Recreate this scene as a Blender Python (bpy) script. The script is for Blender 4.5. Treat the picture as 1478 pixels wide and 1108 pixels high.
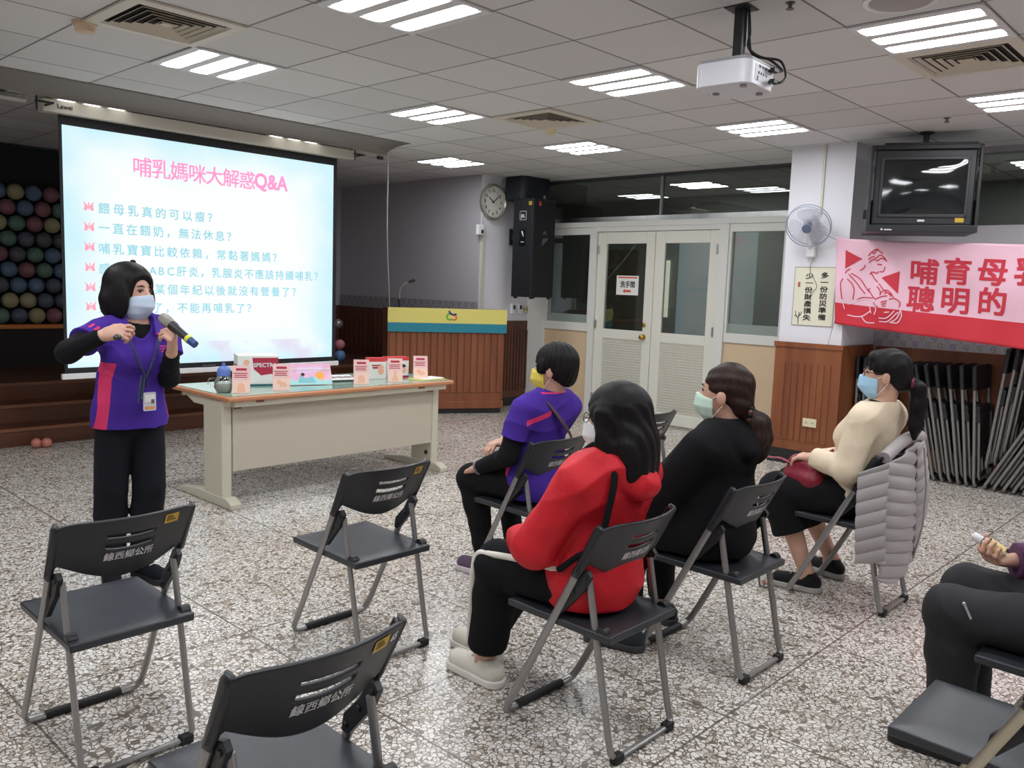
import bpy, bmesh, math, random
import numpy as np
from mathutils import Vector, Matrix, Euler

for _o in list(bpy.data.objects):
    bpy.data.objects.remove(_o, do_unlink=True)
SC = bpy.context.scene
COL = SC.collection
R = math.radians
PI = math.pi
random.seed(7)

# ------------------------------------------------------------------ camera
CAM_H = 1.52
def make_camera():
    f = 1218.0
    y, pt, r = R(46.8748), R(6.6383), R(-1.9968)
    fw = Vector((math.sin(y) * math.cos(pt), math.cos(y) * math.cos(pt), -math.sin(pt)))
    rt = Vector((math.cos(y), -math.sin(y), 0))
    dn = fw.cross(rt)
    c, s = math.cos(r), math.sin(r)
    X = c * rt + s * dn
    Y = -s * rt + c * dn
    cam = bpy.data.cameras.new('camera')
    cam.sensor_fit = 'HORIZONTAL'
    cam.sensor_width = 36.0
    cam.lens = 36.0 * f / 1478.0
    cam.clip_start = 0.05
    cam.clip_end = 100
    o = bpy.data.objects.new('camera', cam)
    m = Matrix((X, -Y, -fw)).transposed().to_4x4()
    m.translation = Vector((0, 0, CAM_H))
    o.matrix_world = m
    COL.objects.link(o)
    SC.camera = o
make_camera()

# ------------------------------------------------------------------ world, exposure
W = bpy.data.worlds.new('world')
W.use_nodes = True
W.node_tree.nodes['Background'].inputs[0].default_value = (0.6, 0.7, 0.8, 1)
W.node_tree.nodes['Background'].inputs[1].default_value = 0.02
SC.world = W
SC.view_settings.view_transform = 'Standard'
SC.view_settings.look = 'None'
SC.view_settings.gamma = 1.0
SC.view_settings.use_curve_mapping = False
SC.view_settings.exposure = 0.0
TUBE_STRENGTH = 27.0
SCREEN_STRENGTH = 1.0

ZC = 2.824                       # ceiling height
T = 0.605                        # ceiling tile
GX, GY = 3.585, 3.602            # a node of the ceiling grid

# ------------------------------------------------------------------ helpers
def lin(c):
    return tuple((v / 12.92 if v <= 0.04045 else ((v + 0.055) / 1.055) ** 2.4) for v in c)
def rgb(r, g, b):
    return lin((r / 255, g / 255, b / 255)) + (1.0,)

MATS = {}
def mat(name, col=(128, 128, 128), rough=0.5, metal=0.0, spec=0.5, emit=0.0, coat=0.0, bump=None, noise=None, sheen=0.0, alpha=1.0):
    """principled material; noise=(scale, amount, stretch) varies the colour, bump=(scale, strength)"""
    if name in MATS:
        return MATS[name]
    m = bpy.data.materials.new(name)
    m.use_nodes = True
    nt = m.node_tree
    b = nt.nodes['Principled BSDF']
    c = rgb(*col)
    b.inputs['Base Color'].default_value = c
    b.inputs['Roughness'].default_value = rough
    b.inputs['Metallic'].default_value = metal
    b.inputs['Specular IOR Level'].default_value = spec
    b.inputs['Coat Weight'].default_value = coat
    b.inputs['Sheen Weight'].default_value = sheen
    b.inputs['Alpha'].default_value = alpha
    if emit:
        b.inputs['Emission Color'].default_value = c
        b.inputs['Emission Strength'].default_value = emit
    tc = None
    if noise or bump:
        tc = nt.nodes.new('ShaderNodeTexCoord')
    if noise:
        sc, amt, st = noise
        mp = nt.nodes.new('ShaderNodeMapping')
        mp.inputs['Scale'].default_value = st
        n = nt.nodes.new('ShaderNodeTexNoise')
        n.inputs['Scale'].default_value = sc
        n.inputs['Detail'].default_value = 4
        rp = nt.nodes.new('ShaderNodeValToRGB')
        rp.color_ramp.elements[0].position = 0.3
        rp.color_ramp.elements[1].position = 0.7
        rp.color_ramp.elements[0].color = tuple(v * (1 - amt) for v in c[:3]) + (1,)
        rp.color_ramp.elements[1].color = tuple(min(1, v * (1 + amt)) for v in c[:3]) + (1,)
        nt.links.new(tc.outputs['Object'], mp.inputs[0])
        nt.links.new(mp.outputs[0], n.inputs['Vector'])
        nt.links.new(n.outputs['Fac'], rp.inputs[0])
        nt.links.new(rp.outputs[0], b.inputs['Base Color'])
    if bump:
        n = nt.nodes.new('ShaderNodeTexNoise')
        n.inputs['Scale'].default_value = bump[0]
        n.inputs['Detail'].default_value = 3
        bp = nt.nodes.new('ShaderNodeBump')
        bp.inputs['Strength'].default_value = bump[1]
        bp.inputs['Distance'].default_value = 0.01
        nt.links.new(tc.outputs['Object'], n.inputs['Vector'])
        nt.links.new(n.outputs['Fac'], bp.inputs['Height'])
        nt.links.new(bp.outputs[0], b.inputs['Normal'])
    MATS[name] = m
    return m

class N:
    """tiny node-graph helper"""
    def __init__(self, name):
        self.m = bpy.data.materials.new(name)
        self.m.use_nodes = True
        self.nt = self.m.node_tree
        self.b = self.nt.nodes['Principled BSDF']
        MATS[name] = self.m
    def node(self, t, **kw):
        n = self.nt.nodes.new('ShaderNode' + t)
        for k, v in kw.items():
            setattr(n, k, v)
        return n
    def link(self, a, b):
        self.nt.links.new(a, b)
    def math(self, op, a, b=None):
        n = self.node('Math', operation=op)
        for i, v in enumerate((a, b)):
            if v is None:
                continue
            if isinstance(v, (int, float)):
                n.inputs[i].default_value = v
            else:
                self.link(v, n.inputs[i])
        return n.outputs[0]
    def ramp(self, fac, stops, interp='LINEAR'):
        n = self.node('ValToRGB')
        cr = n.color_ramp
        cr.interpolation = interp
        while len(cr.elements) < len(stops):
            cr.elements.new(0.5)
        for e, (p, c) in zip(cr.elements, stops):
            e.position = p
            e.color = c
        self.link(fac, n.inputs[0])
        return n.outputs[0]
    def mix(self, fac, a, b):
        n = self.node('Mix', data_type='RGBA')
        if isinstance(fac, (int, float)):
            n.inputs['Factor'].default_value = fac
        else:
            self.link(fac, n.inputs['Factor'])
        for k, v in ((6, a), (7, b)):
            if isinstance(v, tuple):
                n.inputs[k].default_value = v
            else:
                self.link(v, n.inputs[k])
        return n.outputs[2]

class MB:
    """collects shapes in one mesh; the current material slot is self.mi"""
    def __init__(self):
        self.bm = bmesh.new()
        self.mi = 0
    def _tag(self, faces):
        for f in faces:
            f.material_index = self.mi
    def box(self, c, s, rot=None, M=None):
        m = Matrix.Translation(Vector(c))
        if rot is not None:
            m = m @ Euler(rot).to_matrix().to_4x4()
        if M is not None:
            m = M @ m
        r = bmesh.ops.create_cube(self.bm, size=1.0, matrix=m @ Matrix.Diagonal((s[0], s[1], s[2], 1)))
        self._tag({f for v in r['verts'] for f in v.link_faces})
        return self
    def span(self, a, b):
        c = [(a[i] + b[i]) / 2 for i in range(3)]
        return self.box(c, [abs(b[i] - a[i]) for i in range(3)])
    def cyl(self, p1, p2, r1, r2=None, n=20, caps=True):
        p1, p2 = Vector(p1), Vector(p2)
        d = p2 - p1
        q = Vector((0, 0, 1)).rotation_difference(d.normalized()).to_matrix().to_4x4()
        m = Matrix.Translation((p1 + p2) / 2) @ q
        r = bmesh.ops.create_cone(self.bm, cap_ends=caps, segments=n, radius1=r1, radius2=r1 if r2 is None else r2, depth=d.length, matrix=m)
        self._tag({f for v in r['verts'] for f in v.link_faces})
        return self
    def ball(self, c, r, n=16, scale=(1, 1, 1), rot=None):
        m = Matrix.Translation(Vector(c))
        if rot is not None:
            m = m @ Euler(rot).to_matrix().to_4x4()
        m = m @ Matrix.Diagonal((r * scale[0], r * scale[1], r * scale[2], 1))
        q = bmesh.ops.create_uvsphere(self.bm, u_segments=n, v_segments=max(6, n * 2 // 3), radius=1.0, matrix=m)
        self._tag({f for v in q['verts'] for f in v.link_faces})
        return self
    def tube(self, pts, r, n=10, closed=False, flat=None):
        """sweep a circle (or flat=(rx, rz) ellipse in the frame) along points"""
        pts = [Vector(p) for p in pts]
        k = len(pts)
        rings = []
        prev = None
        for i in range(k):
            if closed:
                d = (pts[(i + 1) % k] - pts[i - 1]).normalized()
            elif i == 0:
                d = (pts[1] - pts[0]).normalized()
            elif i == k - 1:
                d = (pts[-1] - pts[-2]).normalized()
            else:
                d = ((pts[i + 1] - pts[i]).normalized() + (pts[i] - pts[i - 1]).normalized()).normalized()
            if prev is None:
                u = d.orthogonal().normalized()
                if abs(d.x) < 0.9:
                    u = (Vector((1, 0, 0)) - d * d.x).normalized()
            else:
                u = (prev - d * prev.dot(d)).normalized()
            prev = u
            v = d.cross(u)
            rr = r[i] if isinstance(r, (list, tuple)) else r
            a, b = (rr, rr) if flat is None else flat
            rings.append([self.bm.verts.new(pts[i] + u * math.cos(2 * PI * j / n) * a + v * math.sin(2 * PI * j / n) * b) for j in range(n)])
        fs = []
        m = k if closed else k - 1
        for i in range(m):
            A, B = rings[i], rings[(i + 1) % k]
            for j in range(n):
                fs.append(self.bm.faces.new((A[j], A[(j + 1) % n], B[(j + 1) % n], B[j])))
        if not closed:
            fs.append(self.bm.faces.new(list(reversed(rings[0]))))
            fs.append(self.bm.faces.new(rings[-1]))
        self._tag(fs)
        return self
    def lathe(self, prof, M=None, n=24):
        """revolve (radius, z) pairs round z"""
        M = M or Matrix.Identity(4)
        rings = []
        for r, z in prof:
            if r < 1e-6:
                rings.append([self.bm.verts.new(M @ Vector((0, 0, z)))])
            else:
                rings.append([self.bm.verts.new(M @ Vector((r * math.cos(2 * PI * j / n), r * math.sin(2 * PI * j / n), z))) for j in range(n)])
        fs = []
        for A, B in zip(rings, rings[1:]):
            for j in range(n):
                q = [A[j % len(A)], A[(j + 1) % len(A)], B[(j + 1) % len(B)], B[j % len(B)]]
                u = []
                for v in q:
                    if v not in u:
                        u.append(v)
                if len(u) > 2:
                    fs.append(self.bm.faces.new(u))
        self._tag(fs)
        return self
    def poly(self, pts, M=None, depth=0.0):
        """flat polygon in the local xy plane, extruded by depth along local z"""
        M = M or Matrix.Identity(4)
        lo = [self.bm.verts.new(M @ Vector((p[0], p[1], 0))) for p in pts]
        fs = [self.bm.faces.new(lo)]
        if depth:
            hi = [self.bm.verts.new(M @ Vector((p[0], p[1], depth))) for p in pts]
            fs.append(self.bm.faces.new(list(reversed(hi))))
            k = len(pts)
            for i in range(k):
                fs.append(self.bm.faces.new((lo[i], hi[i], hi[(i + 1) % k], lo[(i + 1) % k])))
        self._tag(fs)
        return self
    def grid(self, fn, nu, nv, skip=None):
        vs = [[self.bm.verts.new(fn(i / nu, j / nv)) for j in range(nv + 1)] for i in range(nu + 1)]
        fs = []
        for i in range(nu):
            for j in range(nv):
                if skip and skip((i + .5) / nu, (j + .5) / nv):
                    continue
                fs.append(self.bm.faces.new((vs[i][j], vs[i + 1][j], vs[i + 1][j + 1], vs[i][j + 1])))
        self._tag(fs)
        return self
    def stroke(self, pts, w, M, depth=0.001):
        """a flat pen stroke along 2D points in the local xy plane"""
        pts = [Vector((p[0], p[1], 0)) for p in pts]
        L, Rr = [], []
        for i, p in enumerate(pts):
            d = (pts[min(i + 1, len(pts) - 1)] - pts[max(i - 1, 0)]).normalized()
            nn = Vector((-d.y, d.x, 0))
            L.append(p + nn * w / 2)
            Rr.append(p - nn * w / 2)
        fs = []
        for i in range(len(pts) - 1):
            q = [self.bm.verts.new(M @ (v + Vector((0, 0, depth)))) for v in (L[i], Rr[i], Rr[i + 1], L[i + 1])]
            fs.append(self.bm.faces.new(q))
        self._tag(fs)
        return self
    def text(self, s, M, size=0.1, bold=0.0, align='LEFT', sx=1.0, depth=0.0, spacing=1.0):
        """lettering in the local xy plane of M, reading along +x"""
        cu = bpy.data.curves.new('t', 'FONT')
        cu.body = s
        cu.size = size
        cu.align_x = align
        cu.extrude = depth
        cu.resolution_u = 3
        cu.space_character = spacing
        ob = bpy.data.objects.new('t', cu)
        COL.objects.link(ob)
        dg = bpy.context.evaluated_depsgraph_get()
        me = bpy.data.meshes.new_from_object(ob.evaluated_get(dg))
        bpy.data.objects.remove(ob, do_unlink=True)
        bpy.data.curves.remove(cu)
        me.transform(Matrix.Diagonal((sx, 1, 1, 1)))
        b = abs(bold)
        offs = [(0, 0)] if not b else [(b, b), (-b, b), (b, -b), (-b, -b), (0, b), (0, -b), (b, 0), (-b, 0)]
        last = Matrix.Identity(4)
        for i, (dx, dy) in enumerate(offs):
            A = M @ Matrix.Translation((dx, dy, 1e-5 * i))
            me.transform(A @ last.inverted())
            last = A
            n0 = len(self.bm.faces)
            self.bm.from_mesh(me)
            self.bm.faces.ensure_lookup_table()
            self._tag(self.bm.faces[n0:])
        bpy.data.meshes.remove(me)
        return self
    def build(self, name, mats, parent=None, smooth=False, bevel=0.0, seg=2, solid=0.0, sub=0, loc=None, recalc=True):
        if recalc:
            bmesh.ops.recalc_face_normals(self.bm, faces=self.bm.faces)
        me = bpy.data.meshes.new(name)
        self.bm.to_mesh(me)
        self.bm.free()
        if not isinstance(mats, (list, tuple)):
            mats = [mats]
        for m in mats:
            me.materials.append(m)
        if smooth:
            me.polygons.foreach_set('use_smooth', [True] * len(me.polygons))
            if smooth != 'all':
                me.set_sharp_from_angle(angle=R(40))
        o = bpy.data.objects.new(name, me)
        COL.objects.link(o)
        if parent:
            o.parent = parent
        if loc:
            o.location = loc
        if solid:
            s = o.modifiers.new('s', 'SOLIDIFY')
            s.thickness = solid
            s.offset = 0
        if bevel:
            b = o.modifiers.new('b', 'BEVEL')
            b.width = bevel
            b.segments = seg
            b.limit_method = 'ANGLE'
            b.angle_limit = R(35)
        if sub:
            b = o.modifiers.new('u', 'SUBSURF')
            b.levels = b.render_levels = sub
        return o

def thing(name, label, cat, loc=(0, 0, 0), rotz=0.0, group=None):
    o = bpy.data.objects.new(name, None)
    o.empty_display_size = 0.1
    COL.objects.link(o)
    o.location = loc
    o.rotation_euler = (0, 0, rotz)
    tag(o, label, cat, group)
    return o
def tag(o, label, cat, group=None, kind=None):
    o['label'] = label
    o['category'] = cat
    if group:
        o['group'] = group
    if kind:
        o['kind'] = kind
    return o
def structure(o, label=None, cat=None):
    o['kind'] = 'structure'
    if label:
        o['label'] = label
        o['category'] = cat or o.name.split('_')[0]
    return o
def part_label(o, label):
    o['label'] = label
    return o
def copy_tree(o, parent=None):
    c = o.copy()
    COL.objects.link(c)
    if parent:
        c.parent = parent
    for ch in list(o.children):
        copy_tree(ch, c)
    return c
def frame_y(x, y, z, rot=0.0):
    """plane facing -y: reads along +x, up is +z"""
    return Matrix.Translation((x, y, z)) @ Matrix.Rotation(rot, 4, 'Z') @ Matrix.Rotation(PI / 2, 4, 'X')
def frame_x(x, y, z):
    """plane facing -x: reads along -y, up is +z"""
    return frame_y(x, y, z, -PI / 2)
def rrect(w, h, r, n=5):
    pts = []
    for cx, cy, a in ((w / 2 - r, h / 2 - r, 0), (-w / 2 + r, h / 2 - r, 90), (-w / 2 + r, -h / 2 + r, 180), (w / 2 - r, -h / 2 + r, 270)):
        for i in range(n + 1):
            t = R(a + 90 * i / n)
            pts.append((cx + r * math.cos(t), cy + r * math.sin(t)))
    return pts
def arc(cx, cy, r, a0, a1, n=10):
    return [(cx + r * math.cos(R(a0 + (a1 - a0) * i / n)), cy + r * math.sin(R(a0 + (a1 - a0) * i / n))) for i in range(n + 1)]
def spline(pts, n=8):
    """Catmull-Rom through points"""
    P = [Vector(p) for p in pts]
    P = [P[0] * 2 - P[1]] + P + [P[-1] * 2 - P[-2]]
    out = []
    for i in range(1, len(P) - 2):
        for k in range(n):
            t = k / n
            a, b, c, d = P[i - 1], P[i], P[i + 1], P[i + 2]
            out.append(0.5 * (2 * b + (c - a) * t + (2 * a - 5 * b + 4 * c - d) * t * t + (3 * b - a - 3 * c + d) * t ** 3))
    out.append(P[-2])
    return out

# ------------------------------------------------------------------ materials of the room
def floor_material():
    g = N('terrazzo')
    tc = g.node('TexCoord')
    # distort the coordinates a little so that the chips are ragged
    nz = g.node('TexNoise'); nz.inputs['Scale'].default_value = 30; nz.inputs['Detail'].default_value = 2
    g.link(tc.outputs['Object'], nz.inputs['Vector'])
    sub = g.node('VectorMath', operation='SUBTRACT'); g.link(nz.outputs['Color'], sub.inputs[0]); sub.inputs[1].default_value = (.5, .5, .5)
    sc = g.node('VectorMath', operation='SCALE'); g.link(sub.outputs[0], sc.inputs[0]); sc.inputs['Scale'].default_value = 0.03
    ad = g.node('VectorMath', operation='ADD'); g.link(tc.outputs['Object'], ad.inputs[0]); g.link(sc.outputs[0], ad.inputs[1])
    sep0 = g.node('SeparateXYZ'); g.link(ad.outputs[0], sep0.inputs[0])
    flat = g.node('CombineXYZ'); g.link(sep0.outputs[0], flat.inputs[0]); g.link(sep0.outputs[1], flat.inputs[1])
    ve = g.node('TexVoronoi', feature='DISTANCE_TO_EDGE'); ve.inputs['Scale'].default_value = 52
    vc = g.node('TexVoronoi', feature='F1'); vc.inputs['Scale'].default_value = 52
    for v in (ve, vc):
        g.link(flat.outputs[0], v.inputs['Vector'])
    sepc = g.node('SeparateColor'); g.link(vc.outputs['Color'], sepc.inputs[0])
    chip = g.ramp(sepc.outputs[0], [(0, rgb(236, 232, 226)), (.45, rgb(226, 220, 213)), (.74, rgb(212, 203, 192)), (.88, rgb(190, 178, 164)), (.975, rgb(164, 152, 140))], 'CONSTANT')
    edge = g.ramp(ve.outputs['Distance'], [(.05, (0, 0, 0, 1)), (.11, (1, 1, 1, 1))])
    small = g.ramp(sepc.outputs[1], [(.035, (0, 0, 0, 1)), (.045, (1, 1, 1, 1))])
    mx = g.math('MULTIPLY', edge, small)
    base = g.mix(mx, rgb(118, 108, 98), chip)
    # brass-grey joints of the poured bays
    sep = g.node('SeparateXYZ'); g.link(tc.outputs['Object'], sep.inputs[0])
    def line(axis, off, step):
        a = g.math('DIVIDE', g.math('SUBTRACT', sep.outputs[axis], off), step)
        a = g.math('ABSOLUTE', g.math('SUBTRACT', g.math('FRACT', g.math('ADD', a, 0.5)), 0.5))
        return g.math('LESS_THAN', a, 0.0045 / step)
    ln = g.math('MAXIMUM', line(0, 2.672, 0.89), line(1, 1.386, 0.9))
    col = g.mix(g.math('MULTIPLY', ln, 0.8), base, rgb(84, 76, 66))
    # large soft tone changes of the worn floor
    n2 = g.node('TexNoise'); n2.inputs['Scale'].default_value = 0.9; g.link(tc.outputs['Object'], n2.inputs['Vector'])
    tint = g.ramp(n2.outputs['Fac'], [(.35, (.88, .86, .84, 1)), (.65, (1, 1, 1, 1))])
    mu = g.node('Mix', data_type='RGBA', blend_type='MULTIPLY'); mu.inputs['Factor'].default_value = 1
    g.link(col, mu.inputs[6]); g.link(tint, mu.inputs[7])
    g.link(mu.outputs[2], g.b.inputs['Base Color'])
    n3 = g.node('TexNoise'); n3.inputs['Scale'].default_value = 3.0; g.link(tc.outputs['Object'], n3.inputs['Vector'])
    rr = g.ramp(n3.outputs['Fac'], [(.3, (.17, .17, .17, 1)), (.7, (.28, .28, .28, 1))])
    g.link(rr, g.b.inputs['Roughness'])
    g.b.inputs['Specular IOR Level'].default_value = 0.5
    return g.m

def ceiling_material():
    g = N('ceiling_tiles')
    tc = g.node('TexCoord')
    sep = g.node('SeparateXYZ'); g.link(tc.outputs['Object'], sep.inputs[0])
    fx = g.math('DIVIDE', g.math('SUBTRACT', sep.outputs[0], GX), T)
    fy = g.math('DIVIDE', g.math('SUBTRACT', sep.outputs[1], GY), T)
    def dist(f):
        return g.math('ABSOLUTE', g.math('SUBTRACT', g.math('FRACT', g.math('ADD', f, 0.5)), 0.5))
    d = g.math('MINIMUM', dist(fx), dist(fy))
    cell = g.node('CombineXYZ'); g.link(g.math('FLOOR', fx), cell.inputs[0]); g.link(g.math('FLOOR', fy), cell.inputs[1])
    wn = g.node('TexWhiteNoise'); g.link(cell.outputs[0], wn.inputs['Vector'])
    tile = g.ramp(wn.outputs['Value'], [(0, rgb(208, 207, 206)), (.5, rgb(216, 215, 214)), (1, rgb(224, 223, 222))])
    n1 = g.node('TexNoise'); n1.inputs['Scale'].default_value = 160; g.link(tc.outputs['Object'], n1.inputs['Vector'])
    sp = g.ramp(n1.outputs['Fac'], [(.30, (.9, .9, .9, 1)), (.42, (1, 1, 1, 1))])
    mu = g.node('Mix', data_type='RGBA', blend_type='MULTIPLY'); mu.inputs['Factor'].default_value = 1
    g.link(tile, mu.inputs[6]); g.link(sp, mu.inputs[7])
    gap = g.math('LESS_THAN', d, 0.0085)
    bar = g.math('LESS_THAN', d, 0.019)
    c1 = g.mix(g.math('MULTIPLY', bar, 0.5), mu.outputs[2], rgb(190, 188, 184))
    c2 = g.mix(g.math('MULTIPLY', gap, 0.85), c1, rgb(84, 82, 82))
    g.link(c2, g.b.inputs['Base Color'])
    g.b.inputs['Roughness'].default_value = 0.75
    return g.m

def wood_material(name, c1, c2, scale=(1, 1, 1), rough=0.4, planks=None):
    g = N(name)
    tc = g.node('TexCoord')
    mp = g.node('Mapping'); mp.inputs['Scale'].default_value = scale
    g.link(tc.outputs['Object'], mp.inputs[0])
    n = g.node('TexNoise'); n.inputs['Scale'].default_value = 6; n.inputs['Detail'].default_value = 6; n.inputs['Distortion'].default_value = .4
    g.link(mp.outputs[0], n.inputs['Vector'])
    col = g.ramp(n.outputs['Fac'], [(.3, rgb(*c1)), (.7, rgb(*c2))])
    if planks:
        sep = g.node('SeparateXYZ'); g.link(tc.outputs['Object'], sep.inputs[0])
        cell = g.node('CombineXYZ')
        g.link(g.math('FLOOR', g.math('DIVIDE', sep.outputs[planks[0]], planks[1])), cell.inputs[0])
        row = g.math('FLOOR', g.math('DIVIDE', sep.outputs[2], planks[2]))
        g.link(row, cell.inputs[1])
        wn = g.node('TexWhiteNoise'); g.link(cell.outputs[0], wn.inputs['Vector'])
        k = g.ramp(wn.outputs['Value'], [(0, (.72, .72, .72, 1)), (1, (1.0, 1.0, 1.0, 1))])
        mu = g.node('Mix', data_type='RGBA', blend_type='MULTIPLY'); mu.inputs['Factor'].default_value = 1
        g.link(col, mu.inputs[6]); g.link(k, mu.inputs[7]); col = mu.outputs[2]
    g.link(col, g.b.inputs['Base Color'])
    g.b.inputs['Roughness'].default_value = rough
    return g.m

def glass_material(name, tint=(.75, .78, .78), refl=0.10, rough=0.0):
    g = N(name)
    g.nt.nodes.remove(g.b)
    out = [n for n in g.nt.nodes if n.type == 'OUTPUT_MATERIAL'][0]
    tr = g.node('BsdfTransparent'); tr.inputs[0].default_value = tint + (1,)
    gl = g.node('BsdfGlossy'); gl.inputs['Roughness'].default_value = rough
    gl.inputs[0].default_value = (.9, .95, .95, 1)
    fr = g.node('Fresnel'); fr.inputs[0].default_value = 1.5
    f = g.math('ADD', g.math('MULTIPLY', fr.outputs[0], 1.0), refl)
    ms = g.node('MixShader')
    g.link(f, ms.inputs[0]); g.link(tr.outputs[0], ms.inputs[1]); g.link(gl.outputs[0], ms.inputs[2])
    g.link(ms.outputs[0], out.inputs[0])
    return g.m

M_FLOOR = floor_material()
M_CEIL = ceiling_material()
M_WALL = mat('white_wall_paint', (226, 224, 230), 0.7, bump=(60, .05))
M_GREYWALL = mat('grey_wall_paint', (176, 172, 178), 0.75)
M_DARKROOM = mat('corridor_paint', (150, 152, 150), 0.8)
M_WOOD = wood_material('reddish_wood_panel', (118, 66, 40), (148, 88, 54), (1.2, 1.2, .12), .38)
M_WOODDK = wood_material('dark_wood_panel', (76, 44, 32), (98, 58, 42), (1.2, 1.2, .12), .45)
M_STEP = wood_material('stage_step_wood', (84, 48, 32), (112, 66, 42), (.25, 1.5, 1.5), .4, (0, .6, .16))
M_STAGEFLOOR = wood_material('stage_floor_wood', (74, 46, 36), (92, 58, 44), (.3, 1.5, 1), .45)
M_WHITEPAINT = mat('white_door_paint', (226, 224, 212), 0.42)
M_FRAMEP = mat('white_frame_paint', (222, 222, 216), 0.45)
M_BEIGE = mat('beige_laminate', (214, 190, 156), 0.5)
M_BLACKBASE = mat('black_skirting', (30, 28, 28), 0.5)
M_STEEL = mat('brushed_steel', (190, 190, 188), 0.25, 1.0, noise=(3, .25, (.05, 1, 1)))
M_GLASS = glass_material('window_glass', (.62, .66, .66), 0.03)
M_GLASSDK = glass_material('dark_glass', (.5, .53, .53), 0.02)
M_BLACKPLASTIC = mat('black_plastic', (34, 35, 38), 0.42)
M_SEAT = mat('charcoal_seat_plastic', (48, 51, 56), 0.36, bump=(220, .08))
M_BACKPL = mat('black_back_plastic', (36, 38, 42), 0.38, bump=(220, .06))
M_TUBE = mat('grey_metal_tube', (158, 156, 154), 0.32, 0.7)
M_TUBEGOLD = mat('pale_metal_tube', (196, 188, 168), 0.28, 0.9)
M_RUBBER = mat('black_rubber', (24, 24, 25), 0.6)
M_WHITE = mat('white_plastic', (232, 232, 232), 0.4)
M_WHITELET = mat('white_lettering', (222, 222, 222), 0.5)
M_YELLOWST = mat('yellow_sticker', (206, 168, 52), 0.5)
M_DARKINK = mat('dark_ink', (40, 36, 36), 0.6)
M_PAPER = mat('white_paper', (236, 234, 230), 0.6)
M_CREAM = mat('cream_metal', (206, 202, 182), 0.45)
M_LAMP = mat('lit_tube', (248, 251, 255), 0.5, emit=TUBE_STRENGTH)
# ================================================================== the room
def struct_box(name, a, b, m, label=None, bevel=0):
    return structure(MB().span(a, b).build(name, m, bevel=bevel), label)
XD = 8.10        # door wall plane
XC = 7.28        # front of the fan pillar
struct_box('floor', (-3.2, -3.2, -0.1), (10.6, 10.4, 0), M_FLOOR, 'grey and white terrazzo floor with thin joints')
struct_box('ceiling', (-3.2, -3.2, ZC), (10.6, 10.4, ZC + 0.1), M_CEIL, 'off white suspended ceiling of square tiles')
struct_box('wall_left', (-3.2, -3.2, 0), (-3.0, 10.4, ZC), M_WALL)
struct_box('wall_rear', (-3.0, -3.2, 0), (10.6, -3.0, ZC), M_WALL)
struct_box('wall_stage_back', (-3.0, 10.2, 0), (7.2, 10.4, ZC), M_GREYWALL, 'grey wall at the back of the stage')

# block between the stage and the doors: grey side to the stage, white end with the clock
o = MB()
o.span((7.2, 7.35, 0), (8.3, 10.4, ZC))
o = o.build('wall_stage_side', [M_WALL, M_GREYWALL])
for p in o.data.polygons:
    if p.normal.x < -0.9:
        p.material_index = 1
structure(o, 'wall block beside the stage, white on the clock side', 'wall')

def ribs(mb, a, b, z0, z1, n, axis, face, depth, gap=0.35):
    """raised slats on a vertical face; axis 0 = along x at y=face, 1 = along y at x=face"""
    w = (b - a) / n
    for i in range(n):
        c = a + (i + .5) * w
        s = w * (1 - gap)
        if axis == 0:
            mb.box((c, face - depth / 2, (z0 + z1) / 2), (s, depth, z1 - z0))
        else:
            mb.box((face - depth / 2, c, (z0 + z1) / 2), (depth, s, z1 - z0))

# wainscot under the clock
mb = MB(); mb.span((7.21, 7.325, .10), (8.19, 7.349, 1.08)); ribs(mb, 7.25, 8.15, .2, .96, 16, 0, 7.325, .012)
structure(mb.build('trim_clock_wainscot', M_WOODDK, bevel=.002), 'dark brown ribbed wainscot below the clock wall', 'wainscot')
struct_box('baseboard_clock', (7.21, 7.315, 0), (8.19, 7.349, .10), M_BLACKBASE)
# stage wainscot and borders
mb = MB(); mb.span((7.17, 7.36, .48), (7.199, 10.17, 1.155)); ribs(mb, 7.4, 10.15, .56, 1.06, 26, 1, 7.17, .01)
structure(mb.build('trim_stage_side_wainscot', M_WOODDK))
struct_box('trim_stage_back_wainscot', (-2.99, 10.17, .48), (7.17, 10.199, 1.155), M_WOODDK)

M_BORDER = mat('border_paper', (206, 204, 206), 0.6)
M_BORDERSHADE = mat('border_paper_shaded', (150, 148, 152), 0.6)  # darker copy: the stage's shade is put into paper and swirl colours
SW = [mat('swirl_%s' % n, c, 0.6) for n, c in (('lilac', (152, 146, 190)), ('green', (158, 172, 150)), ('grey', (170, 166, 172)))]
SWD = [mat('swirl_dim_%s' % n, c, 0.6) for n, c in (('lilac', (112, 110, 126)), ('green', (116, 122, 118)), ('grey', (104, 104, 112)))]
def swirl(mb, M, u, v, s, flip):
    pts = []
    for i in range(21):
        t = i / 20
        a = R(-80 + 430 * t)
        r = s * (1 - .80 * t)
        pts.append((u + flip * r * math.cos(a) * .8, v + r * math.sin(a)))
    mb.stroke(pts, s * .27, M, .0008)
    mb.poly(arc(u + flip * s * .95, v + s * .7, s * .16, 0, 330, 7), M @ Matrix.Translation((0, 0, .0008)))
def border(name, M, length, h, base, sw, step, label):
    """M: plane at the strip's lower left corner"""
    b = MB(); b.poly([(0, 0), (length, 0), (length, h), (0, h)], M, .004)
    o = b.build(name, base)
    structure(o, label, 'border')
    mb = MB()
    n = int(length / step)
    for r in range(2):
        for i in range(n):
            mb.mi = (i * 2 + r) % 3
            swirl(mb, M @ Matrix.Translation((0, 0, .005)), (i + .4 + .5 * r) * step, h * (.27 + .46 * r), h * .235, 1)
    mb.build('swirl_pattern', sw, o, recalc=False)
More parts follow.
